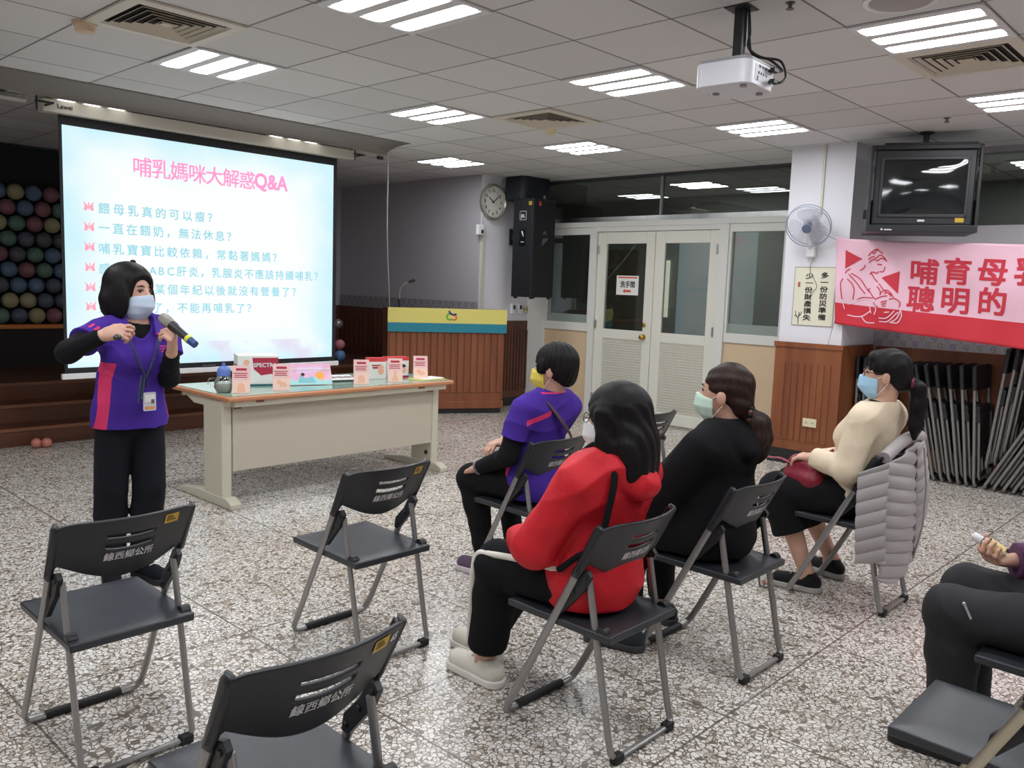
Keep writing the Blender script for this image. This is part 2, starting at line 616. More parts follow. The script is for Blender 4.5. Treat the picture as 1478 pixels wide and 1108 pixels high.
border('trim_stage_border', frame_x(7.194, 10.19, 1.155), 2.84, .155, M_BORDERSHADE, SWD, .12, 'patterned border strip along the stage side wall, colours dimmed for stage shade')

# ---- wall with the doors
struct_box('trim_door_post_corner', (XD - .03, 7.06, 0), (XD + .10, 7.345, 2.25), M_FRAMEP)
struct_box('trim_header', (XD - .035, 3.5, 2.245), (XD + .1, 7.345, 2.305), M_FRAMEP, 'white beam above the double doors')
struct_box('trim_steel_band', (XD - .02, 3.5, 2.305), (XD + .09, 7.345, 2.36), M_STEEL, 'brushed steel band above the double doors')
struct_box('trim_post_door_side', (XD - .03, 6.262, 0), (XD + .1, 6.345, 2.245), M_FRAMEP)
struct_box('trim_post_window_side', (XD - .03, 4.52, 0), (XD + .1, 4.632, 2.245), M_FRAMEP)
struct_box('trim_post_pillar', (XD - .03, 3.5, 0), (XD + .1, 3.88, 2.245), M_FRAMEP)
struct_box('trim_door_top', (XD - .025, 4.632, 2.19), (XD + .1, 6.262, 2.245), M_FRAMEP)
def side_window(n, y0, y1, label):
    o = MB().span((XD + .02, y0 + .03, 1.10), (XD + .03, y1 - .03, 2.16)).build('window_%d' % n, M_GLASS)
    structure(o, label, 'window')
    mb = MB()
    for a, b in (((y0, 2.16), (y1, 2.245)), ((y0, 1.0), (y1, 1.1)), ((y0, 1.1), (y0 + .03, 2.16)), ((y1 - .03, 1.1), (y1, 2.16))):
        mb.span((XD - .015, a[0], a[1]), (XD + .07, b[0], b[1]))
    mb.build('window_frame', M_FRAMEP, o, bevel=.004)
    MB().span((XD + .005, y0, 0), (XD + .05, y1, 1.0)).build('lower_panel', M_BEIGE, o)
    MB().span((XD + .014, y0 + .03, 1.1), (XD + .019, y1 - .03, 1.20)).build('frosted_band', mat('frosted_film', (170, 182, 176), .6, alpha=.55), o)
side_window(1, 6.345, 7.06, 'dark glass side window between loudspeaker and doors, beige panel below')
side_window(2, 3.88, 4.52, 'dark glass side window between doors and fan pillar, beige panel below')

# transom lights above the doors
for n, (y0, y1) in enumerate(((5.415, 7.345), (3.5, 5.395))):
    o = MB().span((XD + .02, y0, 2.36), (XD + .03, y1, ZC)).build('window_%d' % (n + 3), M_GLASSDK)
    structure(o, 'dark transom glass above the doors, %s the mullion' % ('loudspeaker side of' if n == 0 else 'pillar side of'), 'window')
struct_box('trim_transom_mullion', (XD - .005, 5.395, 2.36), (XD + .05, 5.415, ZC), mat('grey_mullion', (150, 150, 150), .4))
struct_box('trim_transom_top', (XD - .005, 3.5, ZC - .03), (XD + .06, 7.345, ZC), mat('dark_trim', (70, 70, 72), .5))

# the two door leaves
M_BRASS = mat('brass', (196, 160, 84), 0.25, 1.0)
def door_leaf(n, y0, y1, label, knob):
    t = 0.045
    mb = MB()
    gy0, gy1 = y0 + .115, y1 - .125
    mb.span((XD, y0, .02), (XD + t, gy0, 2.185)).span((XD, gy1, .02), (XD + t, y1, 2.185))
    mb.span((XD, gy0, 2.05), (XD + t, gy1, 2.185)).span((XD, gy0, .94), (XD + t, gy1, 1.05)).span((XD, gy0, .02), (XD + t, gy1, .14))
    o = mb.build('door_%d' % n, M_WHITEPAINT, bevel=.004)
    structure(o, label, 'door')
    MB().span((XD + .018, gy0, 1.05), (XD + .026, gy1, 2.05)).build('glass_pane', M_GLASS, o)
    mb = MB()
    mb.span((XD + .024, gy0, .14), (XD + .03, gy1, .94))
    k = 26
    for i in range(k):
        z = .15 + .79 * (i + .5) / k
        mb.box((XD + .018, (gy0 + gy1) / 2, z), (.006, gy1 - gy0, .79 / k * 1.1), (0, R(-28), 0))
    mb.build('louvre_panel', M_WHITEPAINT, o)
    hy = y1 - .02 if knob else y0 + .02
    for z in (1.98, 1.1, .22):
        MB().cyl((XD - .01, hy, z - .05), (XD - .01, hy, z + .05), .011, n=10).build('hinge', M_STEEL, o)
    if knob:
        mb = MB()
        for z, r in ((.985, .032), (1.125, .026)):
            M = Matrix.Translation((XD - .002, 5.545, z)) @ Matrix.Rotation(-PI / 2, 4, 'Y')
            mb.lathe([(r, 0), (r, .006), (r * .5, .01), (r * .45, .03), (r * .85, .036), (r * .9, .055), (r * .5, .066), (0, .067)] if r > .03 else [(r, 0), (r, .01), (r * .6, .014), (0, .015)], M, 18)
        mb.build('door_knob', M_BRASS, o, smooth=True)
    return o
door_leaf(1, 5.452, 6.258, 'white double door leaf with paper notice and brass knob', True)
door_leaf(2, 4.637, 5.444, 'white double door leaf beside the pillar side window', False)

# what lies behind the glass: a dim corridor
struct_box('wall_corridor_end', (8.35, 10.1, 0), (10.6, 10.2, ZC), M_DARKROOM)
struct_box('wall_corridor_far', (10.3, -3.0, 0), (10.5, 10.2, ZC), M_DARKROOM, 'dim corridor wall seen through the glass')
o = struct_box('door_3', (10.26, 7.2, 0), (10.3, 8.1, 2.1), mat('corridor_door', (120, 112, 100), .5), 'brownish door across the corridor')
o = struct_box('window_5', (10.27, 6.66, 1.15), (10.3, 6.80, 1.95), mat('daylit_pane', (250, 244, 220), .5, emit=.9), 'small glowing strip for the lit door slot across the corridor')  # glow stands in for a pale lit door slot

# ---- fan pillar
struct_box('wall_pillar', (XC, 2.93, 0), (8.3, 3.5, ZC), M_WALL, 'white square pillar carrying the wall fan')
mb = MB()
mb.span((XC - .022, 2.905, .13), (XC - .001, 3.52, 1.10)); ribs(mb, 2.98, 3.46, .22, .92, 8, 1, XC - .02, .010)
mb.span((XC - .001, 2.905, .13), (7.97, 2.928, 1.10)); mb.span((XC - .001, 3.502, .13), (8.05, 3.52, 1.10))
mb.span((XC - .034, 2.895, 1.06), (XC - .022, 3.53, 1.105))
structure(mb.build('trim_pillar_wainscot', M_WOOD, bevel=.002), 'reddish brown ribbed wainscot round the fan pillar', 'wainscot')
struct_box('baseboard_pillar', (XC - .026, 2.90, 0), (8.05, 3.525, .13), M_BLACKBASE)

# ---- wall behind the banner and the stacked chairs
XB = 8.05
struct_box('wall_right', (XB, -3.0, 0), (8.25, 2.929, 2.165), M_WALL, 'white wall behind the banner')
struct_box('wall_right_top', (XB, -3.0, 2.78), (8.25, 2.929, ZC), M_GREYWALL)
struct_box('trim_right_wainscot', (XB - .03, -3.0, 0), (XB - .001, 2.90, 1.085), M_WOOD, 'reddish brown wainscot behind the folded chairs')
border('trim_right_border', frame_x(XB - .006, 2.925, 1.085), 5.6, .135, M_BORDER, SW, .105, 'white border strip with lilac and green swirls above the wainscot')
o = struct_box('window_6', (XB + .05, -3.0, 2.165), (XB + .06, 2.93, 2.78), M_GLASSDK, 'high dark glass strip behind the television')
struct_box('trim_right_sill', (XB - .005, -3.0, 2.15), (XB + .1, 2.929, 2.168), M_WALL)
o = tag(MB().span((8.55, 1.35, 2.17), (8.8, 1.75, 2.33)).build('cardboard_box', mat('cardboard', (190, 170, 140), .7), bevel=.004), 'cardboard box behind the high glass beside the television', 'box')
struct_box('trim_corridor_shelf', (8.26, -3, 2.09), (9.0, 2.9, 2.165), M_DARKROOM)

# ---- stage and steps
struct_box('floor_stage', (-3.0, 8.55, .0), (7.17, 10.2, .48), M_STAGEFLOOR, 'dark wooden stage floor')
mb = MB()
mb.span((-3.0, 7.95, .0), (7.17, 8.549, .16)).span((-3.0, 8.25, .16), (7.17, 8.549, .32))
mb.span((-3.0, 8.535, .32), (7.17, 8.549, .48))
o = structure(mb.build('floor_stage_steps', M_STEP), 'brown wooden steps up to the stage', 'steps')
mb = MB()
for y, z in ((7.95, .16), (8.25, .32), (8.54, .48)):
    mb.box((2.085, y - .004, z - .012), (10.17, .02, .028))
mb.build('step_nosing', wood_material('nosing_wood', (106, 66, 44), (128, 82, 56), (.25, 1.5, 1.5), .35), o)

mb = MB()
def cove(u, v):  # strip added to hide the lamps behind it and give a dark band
    a = PI / 2 * v
    return Vector((.6 + 4.67 * u, 6.36 + .36 * math.sin(a), ZC - .003 - .078 * (1 - math.cos(a))))
mb.grid(cove, 24, 10)
structure(mb.build('trim_stage_cove', mat('cove_taupe', (132, 126, 120), .8), smooth='all', solid=.004), 'added dark curved strip at the ceiling edge, hiding lamps above the screen case', 'trim')
# ================================================================== ceiling fittings
LW = .60
def ceiling_light(x, y, label, lamp=M_LAMP):
    t = thing('ceiling_light', label, 'light', (x, y, ZC), 0, 'recessed ceiling lights')
    mb = MB()
    mb.box((0, 0, -.004), (LW, LW, .007))
    for s in (-1, 1):
        mb.box((s * .094, 0, -.009), (.064, LW, .004)).box((s * .276, 0, -.009), (.050, LW, .004)).box((0, s * .287, -.009), (.50, .028, .0035))
    mb.build('housing', mat('lamp_tray', (222, 222, 222), .5), t)
    for i in (-1, 0, 1):
        b = MB(); b.poly(rrect(.122, .545, .045), Matrix.Translation((i * .188, 0, -.0095)))
        b.build('light_tube', lamp, t, recalc=False)
    return t
lx = {-2: -.953, -1: .862, 0: 2.677, 1: 4.492, 2: 6.307}
ly = {-2: -.333, -1: 1.482, 0: 3.297, 1: 5.112, 2: 6.927}
LIGHTS = {(0, 0): 'three-tube ceiling light cut by the top picture edge',
          (0, 1): 'three-tube ceiling light beside the air diffuser above the screen corner',
          (1, 1): 'three-tube ceiling light in the middle of the ceiling, before the second diffuser',
          (2, 2): 'small far three-tube ceiling light nearest the clock',
          (2, 1): 'far three-tube ceiling light in front of the door transom',
          (1, 0): 'three-tube ceiling light next to the projector mount on the stage side',
          (2, 0): 'three-tube ceiling light near the top of the fan pillar',
          (1, -1): 'largest three-tube ceiling light beside the round ceiling speaker',
          (2, -1): 'three-tube ceiling light cut by the right picture edge above the television',
          (0, 2): 'ceiling light mostly hidden above the screen case, nearest its brand end',
          (1, 2): 'ceiling light mostly hidden above the screen case, toward its cord end'}
M_LAMPSOFT = mat('faint_lit_tube', (252, 252, 250), 0.5, emit=1.4)
for (i, j), lb in LIGHTS.items():
    ceiling_light(lx[i], ly[j], lb, M_LAMPSOFT if j == 2 and i < 2 else M_LAMP)
for i, j in ((-1, 0), (-1, 1), (-1, -1), (0, -1), (0, -2), (1, -2), (2, -2), (-1, -2), (-2, 0), (-2, 1)):
    ceiling_light(lx[i], ly[j], 'three-tube ceiling light over the back of the room')

M_LAMPADDED = mat('added_lit_tube', (255, 250, 240), 0.5, emit=45.0)
for x, y in ((9.2, 5.6), (9.2, 1.9)):  # lamps added to lift the brightness seen through the panes
    ceiling_light(x, y, 'added ceiling light brightening the corridor behind the glass', M_LAMPADDED)
M_VENT = mat('diffuser_paint', (214, 208, 192), .5)
M_VOID = mat('duct_void', (26, 25, 26), .9)
def diffuser(x, y, label, dirty=False):
    t = thing('air_diffuser', label, 'air vent', (x, y, ZC), 0, 'square air diffusers')
    def ring(mb, a0, z0, a1, z1):
        P = [[(-a, -a, z), (a, -a, z), (a, a, z), (-a, a, z)] for a, z in ((a0, z0), (a1, z1))]
        V = [[mb.bm.verts.new(p) for p in q] for q in P]
        for k in range(4):
            mb.bm.faces.new((V[0][k], V[0][(k + 1) % 4], V[1][(k + 1) % 4], V[1][k]))
    mb = MB(); ring(mb, .302, -.002, .302, -.012); ring(mb, .302, -.012, .245, -.016); ring(mb, .245, -.016, .235, -.004)
    mb.build('frame', M_VENT, t, solid=.003)
    MB().box((0, 0, -.003), (.48, .48, .003)).build('duct', M_VOID, t)
    mb = MB()
    for k in range(5):
        a = .215 - k * .042
        ring(mb, a, -.016, a - .017, -.005)
    mb.box((0, 0, -.012), (.05, .05, .004))
    mb.build('louvre_rings', mat('diffuser_louvre', (206, 196, 176), .55), t, solid=.003)
    return t
diffuser(2.072, 4.507, 'square air diffuser by the smoke detector, above the presenter')
diffuser(5.097, 4.507, 'square air diffuser in the middle of the ceiling, in front of the doors')
diffuser(5.097, 1.482, 'square air diffuser near the projector, right of the largest light')

t = thing('smoke_detector', 'beige round smoke detector beside the ceiling diffuser', 'smoke detector', (1.80, 4.87, ZC))
MB().lathe([(0, 0), (.062, 0), (.062, -.018), (.052, -.022), (.048, -.05), (.03, -.056), (0, -.056)], n=24).build('body', mat('aged_beige_plastic', (214, 190, 158), .5), t, smooth=True)
t = thing('ceiling_sensor', 'small cream sensor under the corner of the middle diffuser', 'sensor', (5.42, 4.74, ZC))
MB().lathe([(0, 0), (.05, 0), (.05, -.015), (.035, -.03), (.03, -.05), (0, -.05)], n=20).build('body', mat('aged_cream_plastic', (216, 204, 160), .5), t, smooth=True)
t = thing('ceiling_speaker', 'round flush grey ceiling speaker near the top picture edge', 'speaker', (3.956, 1.45, ZC))
MB().lathe([(0, -.012), (.125, -.012), (.13, -.008)], n=36).build('grille', mat('grey_grille', (176, 170, 168), .6, bump=(600, .3)), t, smooth=True)
MB().lathe([(.13, -.008), (.135, -.014), (.155, -.010), (.157, 0)], n=36).build('rim', M_WHITE, t, smooth=True)
for (x, y), lb in (((3.706, 1.842), 'small sprinkler stub in the ceiling beside the projector mount'), ((6.654, 2.044), 'small dark stub in the ceiling before the television')):
    t = thing('sprinkler_head', lb, 'sprinkler', (x, y, ZC))
    MB().lathe([(0, 0), (.022, 0), (.022, -.004), (.01, -.006), (.009, -.025), (.018, -.027), (.018, -.03), (0, -.03)], n=14).build('body', mat('dull_metal', (110, 106, 102), .4, .7), t, smooth=True)

# ---- projector
t = thing('projector', 'white ceiling projector with black pole and cables', 'projector', (3.64, 2.06, 2.50), R(3))
mb = MB(); mb.poly(rrect(.29, .27, .05, 6), Matrix.Translation((0, 0, -.045)), .105)
mb.build('body', mat('projector_white', (216, 216, 222), .4), t, smooth=True, bevel=.004)
mb = MB(); mb.poly(rrect(.275, .255, .05, 6), Matrix.Translation((0, 0, .0605)), .014)
mb.box((-.05, .05, .079), (.10, .03, .006)); mb.build('top_plate', mat('mount_grey', (150, 150, 152), .5), t, smooth=True)
mb = MB(); mb.box((.02, -.1355, .012), (.19, .002, .07)); mb.build('port_panel', mat('port_grey', (196, 196, 200), .5), t)
mb = MB()
for i, (u, v, w, h) in enumerate(((-.05, .03, .02, .012), (-.02, .03, .016, .012), (.01, .03, .03, .012), (.05, .03, .025, .012), (-.06, .0, .012, .012), (-.035, 0, .01, .01), (-.01, 0, .01, .01), (.02, 0, .01, .01), (-.07, -.025, .008, .02), (.06, -.02, .03, .014))):
    mb.box((.02 + u, -.137, .012 + v), (w, .002, h))
mb.build('sockets', M_DARKINK, t)
M = Matrix.Translation((.04, .135, .01)) @ Matrix.Rotation(-PI / 2, 4, 'X')
MB().lathe([(.05, 0), (.05, .012), (.042, .014), (.04, .004), (0, .01)], M, 24).build('lens', M_BLACKPLASTIC, t, smooth=True)
mb = MB()
for x, y in ((-.09, -.09), (.1, -.08), (.0, .09)):
    mb.cyl((x, y, -.045), (x, y, -.054), .016, n=14)
mb.build('foot', mat('foot_grey', (150, 146, 146), .6), t)
mb = MB(); mb.box((.005, -.01, .20), (.045, .045, .25)); mb.box((.005, -.01, ZC - 2.50 - .003), (.12, .12, .006)); mb.box((-.05, -.06, .07), (.012, .03, .03))
mb.build('mount_pole', M_BLACKPLASTIC, t, bevel=.003)
mb = MB()
mb.tube(spline([(.022, -.04, .32), (.036, -.045, .22), (.03, -.045, .15), (.07, -.09, .11), (.13, -.16, .095), (.155, -.18, .03), (.10, -.175, -.01), (.07, -.14, -.008)]), .006, 8)
mb.tube(spline([(.018, -.043, .30), (.03, -.048, .18), (.05, -.06, .12), (.10, -.12, .10), (.15, -.16, .06), (.11, -.16, .045), (.08, -.138, .042)]), .006, 8)
mb.box((.085, -.155, .045), (.05, .022, .016)).box((.075, -.16, -.008), (.05, .024, .016))
mb.build('cable', M_RUBBER, t, smooth=True)

# ================================================================== screen
SK = 1.075
t = thing('projection_screen', 'large lit projection screen showing a question slide', 'projection screen', (0, 7.15, -.114))
t.scale = (SK, SK, SK)
SX0, SX1, SZ0, SZ1 = 2.284, 4.606, .80, 2.556
MB().box(((2.262 + 4.648) / 2, .004, (.742 + 2.63) / 2), (4.648 - 2.262, .004, 2.63 - .742)).build('black_border', mat('screen_black', (20, 22, 28), .6), t)
def slide_material():
    g = N('projected_slide')
    tc = g.node('TexCoord')
    sep = g.node('SeparateXYZ'); g.link(tc.outputs['Object'], sep.inputs[0])
    u = g.math('DIVIDE', g.math('SUBTRACT', sep.outputs[0], SX0), SX1 - SX0)
    v = g.math('DIVIDE', g.math('SUBTRACT', sep.outputs[2], SZ0), SZ1 - SZ0)
    du = g.math('ABSOLUTE', g.math('SUBTRACT', u, .5)); dv = g.math('ABSOLUTE', g.math('SUBTRACT', v, .5))
    cv = g.node('CombineXYZ'); g.link(g.math('MULTIPLY', u, 2.2), cv.inputs[0]); g.link(g.math('MULTIPLY', v, 1.7), cv.inputs[1])
    n = g.node('TexNoise'); n.inputs['Scale'].default_value = 1.6; g.link(cv.outputs[0], n.inputs['Vector'])
    e = g.math('ADD', g.math('MAXIMUM', du, dv), g.math('MULTIPLY', g.math('SUBTRACT', n.outputs['Fac'], .5), .35))
    col = g.ramp(e, [(.30, rgb(252, 254, 253)), (.40, rgb(240, 253, 254)), (.52, rgb(206, 243, 252))])
    # pale lilac brush patch at the foot of the slide
    n2 = g.node('TexNoise'); n2.inputs['Scale'].default_value = 3.0; g.link(cv.outputs[0], n2.inputs['Vector'])
    pk = g.math('MULTIPLY', g.math('LESS_THAN', v, .10), g.ramp(n2.outputs['Fac'], [(.48, (0, 0, 0, 1)), (.6, (1, 1, 1, 1))]))
    col = g.mix(g.math('MULTIPLY', pk, .8), col, rgb(228, 220, 244))
    g.link(col, g.b.inputs['Emission Color'])
    g.b.inputs['Emission Strength'].default_value = SCREEN_STRENGTH
    g.b.inputs['Base Color'].default_value = (.02, .02, .02, 1)
    g.b.inputs['Roughness'].default_value = .9
    g.b.inputs['Specular IOR Level'].default_value = .1
    return g.m
slide = MB().box(((SX0 + SX1) / 2, -.001, (SZ0 + SZ1) / 2), (SX1 - SX0, .004, SZ1 - SZ0)).build('slide_picture', slide_material(), t)
def glow(name, c):
    return mat(name, c, .9, spec=.1, emit=1.0)
SY = -.005
mb = MB()
M = lambda x, z: frame_y(x, SY, z)
TS = .157
for i, ch in enumerate('哺乳媽咪大解惑'):
    mb.text(ch, M(2.776 + i * .1475, 2.268), TS, .0016)
mb.text('Q&A', M(3.805, 2.275), .175, .004, sx=.86)
mb.build('title_lettering', [glow('slide_pink', (226, 134, 178))], slide, recalc=False)
LN = [(1.955, .1075, [(2.520, '餵母乳真的可以瘦？')]),
      (1.812, .1030, [(2.518, '一直在餵奶，無法休息？')]),
      (1.658, .1045, [(2.516, '哺乳寶寶比較依賴，常黏著媽媽？')]),
      (1.508, .0990, [(2.514, '感冒'), (2.895, 'ABC'), (3.115, '肝炎，乳腺炎不應該持續哺乳？')]),
      (1.362, .1030, [(2.512, '母'), (2.935, '某個年紀以後就沒有營養了？')]),
      (1.216, .1020, [(2.510, '媽'), (2.915, '了，不能再哺乳了？')])]
M_TEAL = glow('slide_teal', (120, 178, 190))
for z, st, segs in LN:
    mb = MB()
    for x0, s in segs:
        x = x0
        for ch in s:
            k = st if ord(ch) > 255 else st * .72
            mb.text(ch, M(x, z), .088, .0008)
            x += k
    mb.build('question_lettering', M_TEAL, slide, recalc=False)
for z in (1.998, 1.851, 1.704, 1.555, 1.406, 1.262):
    mb = MB()
    for s in (-1, 1):
        P = [(s * .004, -.004), (s * .040, .036), (s * .030, .004), (s * .036, -.034), (s * .014, -.034)]
        mb.poly(P, M(2.455, z))
    mb.box((2.455, SY, z), (.008, .002, .05))
    mb.build('butterfly_bullet', [glow('slide_rose', (236, 138, 156))], slide, recalc=False)
MB().span((2.145, -.06, 2.624), (4.79, .05, 2.712)).build('case', mat('case_cream', (206, 200, 186), .45), t, bevel=.006)
MB().text('Lawei', frame_y(2.235, -.062, 2.655), .045, .001).build('case_lettering', M_DARKINK, t, recalc=False)
MB().span((2.24, -.014, .715), (4.678, .02, .758)).build('bottom_bar', M_WHITE, t, bevel=.006)
MB().span((3.32, -.0155, .765), (3.44, -.0, .78)).build('brand_plate', mat('dim_grey', (70, 72, 78), .5), t)
mb = MB()
for x in (2.06, 4.70):
    mb.cyl((x, -.20, 2.60), (x, -.20, 2.732), .007, n=8).box((x, -.20, 2.731), (.06, .04, .006)).box((x + .05, -.195, 2.66), (.12, .014, .012)).box((x + .10, -.13, 2.66), (.014, .14, .012))
mb.build('hanger_rod', M_BLACKPLASTIC, t)

t = thing('screen_bracket', 'white bracket rail with hanging white cord beside the screen', 'bracket', (0, 7.15, -.114))
t.scale = (SK, SK, SK)
mb = MB(); mb.span((4.80, -.04, 2.69), (5.20, .03, 2.735)).span((4.9, -.02, 2.73), (4.94, .02, 2.734))
mb.build('rail', mat('rail_white', (190, 186, 180), .5), t, bevel=.004)
MB().box((5.10, -.05, 2.685), (.06, .03, .03)).build('pulley', M_BLACKPLASTIC, t, bevel=.005)
MB().tube(spline([(5.20, -.02, 2.70), (5.235, .0, 2.60), (5.46, .28, 2.0), (5.84, .70, 1.27), (5.87, .728, 1.1)]), .0065, 8).build('cord', mat('cord_white', (196, 194, 196), .6), t, smooth=True)
t = thing('screen_track', 'pale metal track tubes along the ceiling at the stage edge', 'track', (0, 0, 0))
mb = MB(); mb.cyl((.2, 6.75, 2.70), (2.08, 6.75, 2.70), .022, n=14).cyl((.2, 6.85, 2.745), (2.12, 6.85, 2.745), .016, n=12)
mb.build('tube', mat('track_metal', (170, 166, 160), .4, .4), t, smooth=True)
mb = MB(); mb.box((1.95, 6.78, 2.765), (.05, .12, .03)).box((1.95, 6.80, 2.80), (.03, .03, .05))
mb.build('clamp', M_BLACKPLASTIC, t)

# ================================================================== balloon wall on the stage
t = thing('backdrop_panel', 'dark backdrop panel behind the balloons, its top standing in for stage shade', 'backdrop', (0, 10.1, 0))
MB().span((1.0, 0, .48), (4.6, .05, 2.80)).build('board', mat('backdrop_shade_black', (30, 30, 34), .8), t)  # carried up to the ceiling, its dark colour replaces the shade above the balloons
t = thing('stage_bench', 'long dark bench with orange edge below the balloon wall', 'bench', (0, 10.1, .48))
MB().span((1.4, -.18, .405), (3.40, -.004, .45)).build('bench_top', mat('ledge_orange', (204, 122, 56), .45), t, bevel=.004)
MB().span((1.42, -.16, 0), (3.38, -.02, .405)).build('bench_body', mat('bench_dark', (30, 22, 20), .7), t)
BC = {'rose': (140, 95, 102), 'yellow': (165, 158, 122), 'green': (98, 128, 114), 'blue': (98, 118, 146), 'slate': (88, 94, 112), 'grey': (92, 92, 98)}
BM = {k: mat('balloon_' + k, c, .35) for k, c in BC.items()}
names = ['slate', 'rose', 'yellow', 'green', 'grey', 'blue', 'slate', 'green', 'rose', 'yellow', 'blue']
ROWW = ['lowest', 'second', 'third', 'fourth', 'fifth', 'sixth', 'seventh', 'eighth', 'top']
proto = {}
def balloon(k, loc, r, label, group):
    if k not in proto:
        b = MB(); b.lathe([(0, -1.08), (.10, -1.12), (.05, -1.02), (.30, -.93), (.62, -.74), (.86, -.42), (.98, 0), (.94, .36), (.74, .68), (.40, .92), (0, 1.0)], n=18)
        o = b.build('balloon', BM[k], smooth='all')
        proto[k] = o
    else:
        o = proto[k].copy(); COL.objects.link(o)
    o.location = loc; o.scale = (r, r, r)
    return tag(o, label, 'balloon', group)
for row in range(9):
    for c in range(9):
        k = names[(c * 3 + row * 5 + (row * c) % 4) % len(names)]
        o = balloon(k, (2.62 + c * .172 + (.086 if row % 2 else 0), 10.01, 1.02 + row * .162), .086, '%s balloon in the %s row of the balloon wall' % (k, ROWW[row]), 'balloons of the wall on the stage')
        o.rotation_euler = (R(80), 0, R((row * 37 + c * 53) % 50 - 25))
BM['pink'] = mat('balloon_pink', (206, 126, 138), .35); BM['sky'] = mat('balloon_sky', (112, 150, 204), .35)
BM['silver'] = mat('balloon_silver', (140, 132, 134), .2, .5); BM['coral'] = mat('balloon_coral', (208, 130, 112), .4)
balloon('pink', (6.285, 8.9, .705), .066, 'pink balloon beside the lower screen corner, above the blue one', 'balloons by the screen')
balloon('sky', (6.29, 8.9, .562), .072, 'sky blue balloon beside the lower screen corner', 'balloons by the screen')
balloon('silver', (6.25, 8.9, .965), .068, 'silver grey balloon half hidden by the screen edge', 'balloons by the screen')
t = thing('balloon_stand', 'thin dark pole holding the balloons behind the screen edge', 'stand', (6.20, 8.99, .48))
mb = MB(); mb.cyl((0, 0, 0), (0, 0, .8), .008, n=8).cyl((0, 0, 0), (0, 0, .012), .12, n=18)
for z in (.09, .24, .49):
    mb.cyl((0, 0, z), (.05, -.05, z), .004, n=6)
mb.build('pole', M_BLACKPLASTIC, t)
balloon('coral', (2.408, 7.80, .046), .042, 'coral balloon on the floor by the steps, outer of the pair', 'pair of floor balloons').rotation_euler = (R(90), 0, 0)
balloon('coral', (2.482, 7.775, .046), .042, 'coral balloon on the floor by the steps, presenter side of the pair', 'pair of floor balloons').rotation_euler = (R(90), 0, R(40))
# ================================================================== things on the walls
# ---- clock
t = thing('wall_clock', 'round white wall clock with silver rim on the white pillar wall', 'clock', (7.367, 7.345, 2.515))
M = Matrix.Rotation(PI / 2, 4, 'X')
MB().lathe([(.205, 0), (.215, .02), (.212, .05), (.195, .058), (.185, .045), (.183, .03)], M, 48).build('rim', mat('clock_rim', (176, 174, 162), .3, .6), t, smooth=True)
MB().cyl((0, 0, 0), (0, -.03, 0), .186, n=48).build('face', mat('clock_face', (232, 232, 222), .5), t)
mb = MB()
for h in range(1, 13):
    a = R(90 - 30 * h)
    mb.text(str(h), frame_y(.138 * math.cos(a), -.031, .138 * math.sin(a) - .018), .052, .0012, 'CENTER')
for k in range(60):
    a = R(6 * k)
    mb.box((.176 * math.cos(a), -.0308, .176 * math.sin(a)), (.008, .001, .002), (0, -a, 0))
mb.build('numerals', M_DARKINK, t, recalc=False)
for nm, ang, L, w in (('hour_hand', 90 - 30 * 10.14, .095, .012), ('minute_hand', 90 - 6 * 8.5, .145, .009)):
    a = R(ang)
    mb = MB(); mb.box((math.cos(a) * L * .42, -.034, math.sin(a) * L * .42), (L * 1.15, .002, w), (0, -a, 0)); mb.build(nm, M_DARKINK, t)
MB().cyl((0, -.031, 0), (0, -.038, 0), .012, n=14).build('hub', M_DARKINK, t)

# ---- trunking with small white socket box on the corner
t = thing('cable_trunking', 'cream cable trunking with a small white box below the clock', 'cable trunking', (7.225, 7.345, 0))
MB().box((0, -.011, 1.66), (.035, .02, 1.15)).build('trunk', M_CREAM, t)
MB().box((-.06, -.025, 2.17), (.10, .045, .12)).build('box', M_WHITE, t, bevel=.006)
MB().box((-.045, -.049, 2.15), (.035, .004, .045)).build('socket', M_DARKINK, t)
MB().tube(spline([(-.03, -.01, 2.23), (-.02, -.012, 2.33), (.005, -.012, 2.42)]), .004, 6).build('cable', M_WHITE, t)
t = thing('pillar_trunking', 'thin cream cable trunking down the fan pillar front', 'cable trunking', (XC, 3.195, 0))
MB().box((-.008, 0, 2.53), (.014, .02, .58)).build('trunk', M_CREAM, t)

# ---- switches under the loudspeaker
for x, lb in ((7.80, 'white wall switch box under the loudspeaker, nearest the clock wall edge'), (7.92, 'white wall switch box under the loudspeaker, middle one')):
    t = thing('switch_box', lb, 'switch', (x, 7.348, 1.235), 0, 'wall boxes under the loudspeaker')
    MB().box((0, -.018, 0), (.075, .036, .13)).build('box', M_WHITE, t, bevel=.005)
    MB().box((0, -.039, .015), (.032, .006, .05)).build('rocker', M_DARKINK, t)
t = thing('wall_socket', 'cream double wall socket beside the door post', 'socket', (8.03, 7.348, 1.225))
MB().box((0, -.012, 0), (.11, .022, .085)).build('plate', M_CREAM, t, bevel=.004)
mb = MB()
for s in (-1, 1):
    mb.box((s * .025, -.024, 0), (.03, .003, .04))
mb.build('sockets', mat('old_gold', (170, 150, 100), .5), t)
t = thing('wall_socket', 'cream double power socket on the pillar wainscot', 'socket', (XC - .032, 3.14, .40))
MB().box((-.008, 0, 0), (.014, .125, .075)).build('plate', mat('socket_cream', (222, 210, 178), .45), t, bevel=.003)
mb = MB()
for s in (-1, 1):
    for q in (-1, 1):
        mb.box((-.016, s * .03 + q * .007, 0), (.002, .003, .014))
mb.build('slots', M_DARKINK, t)

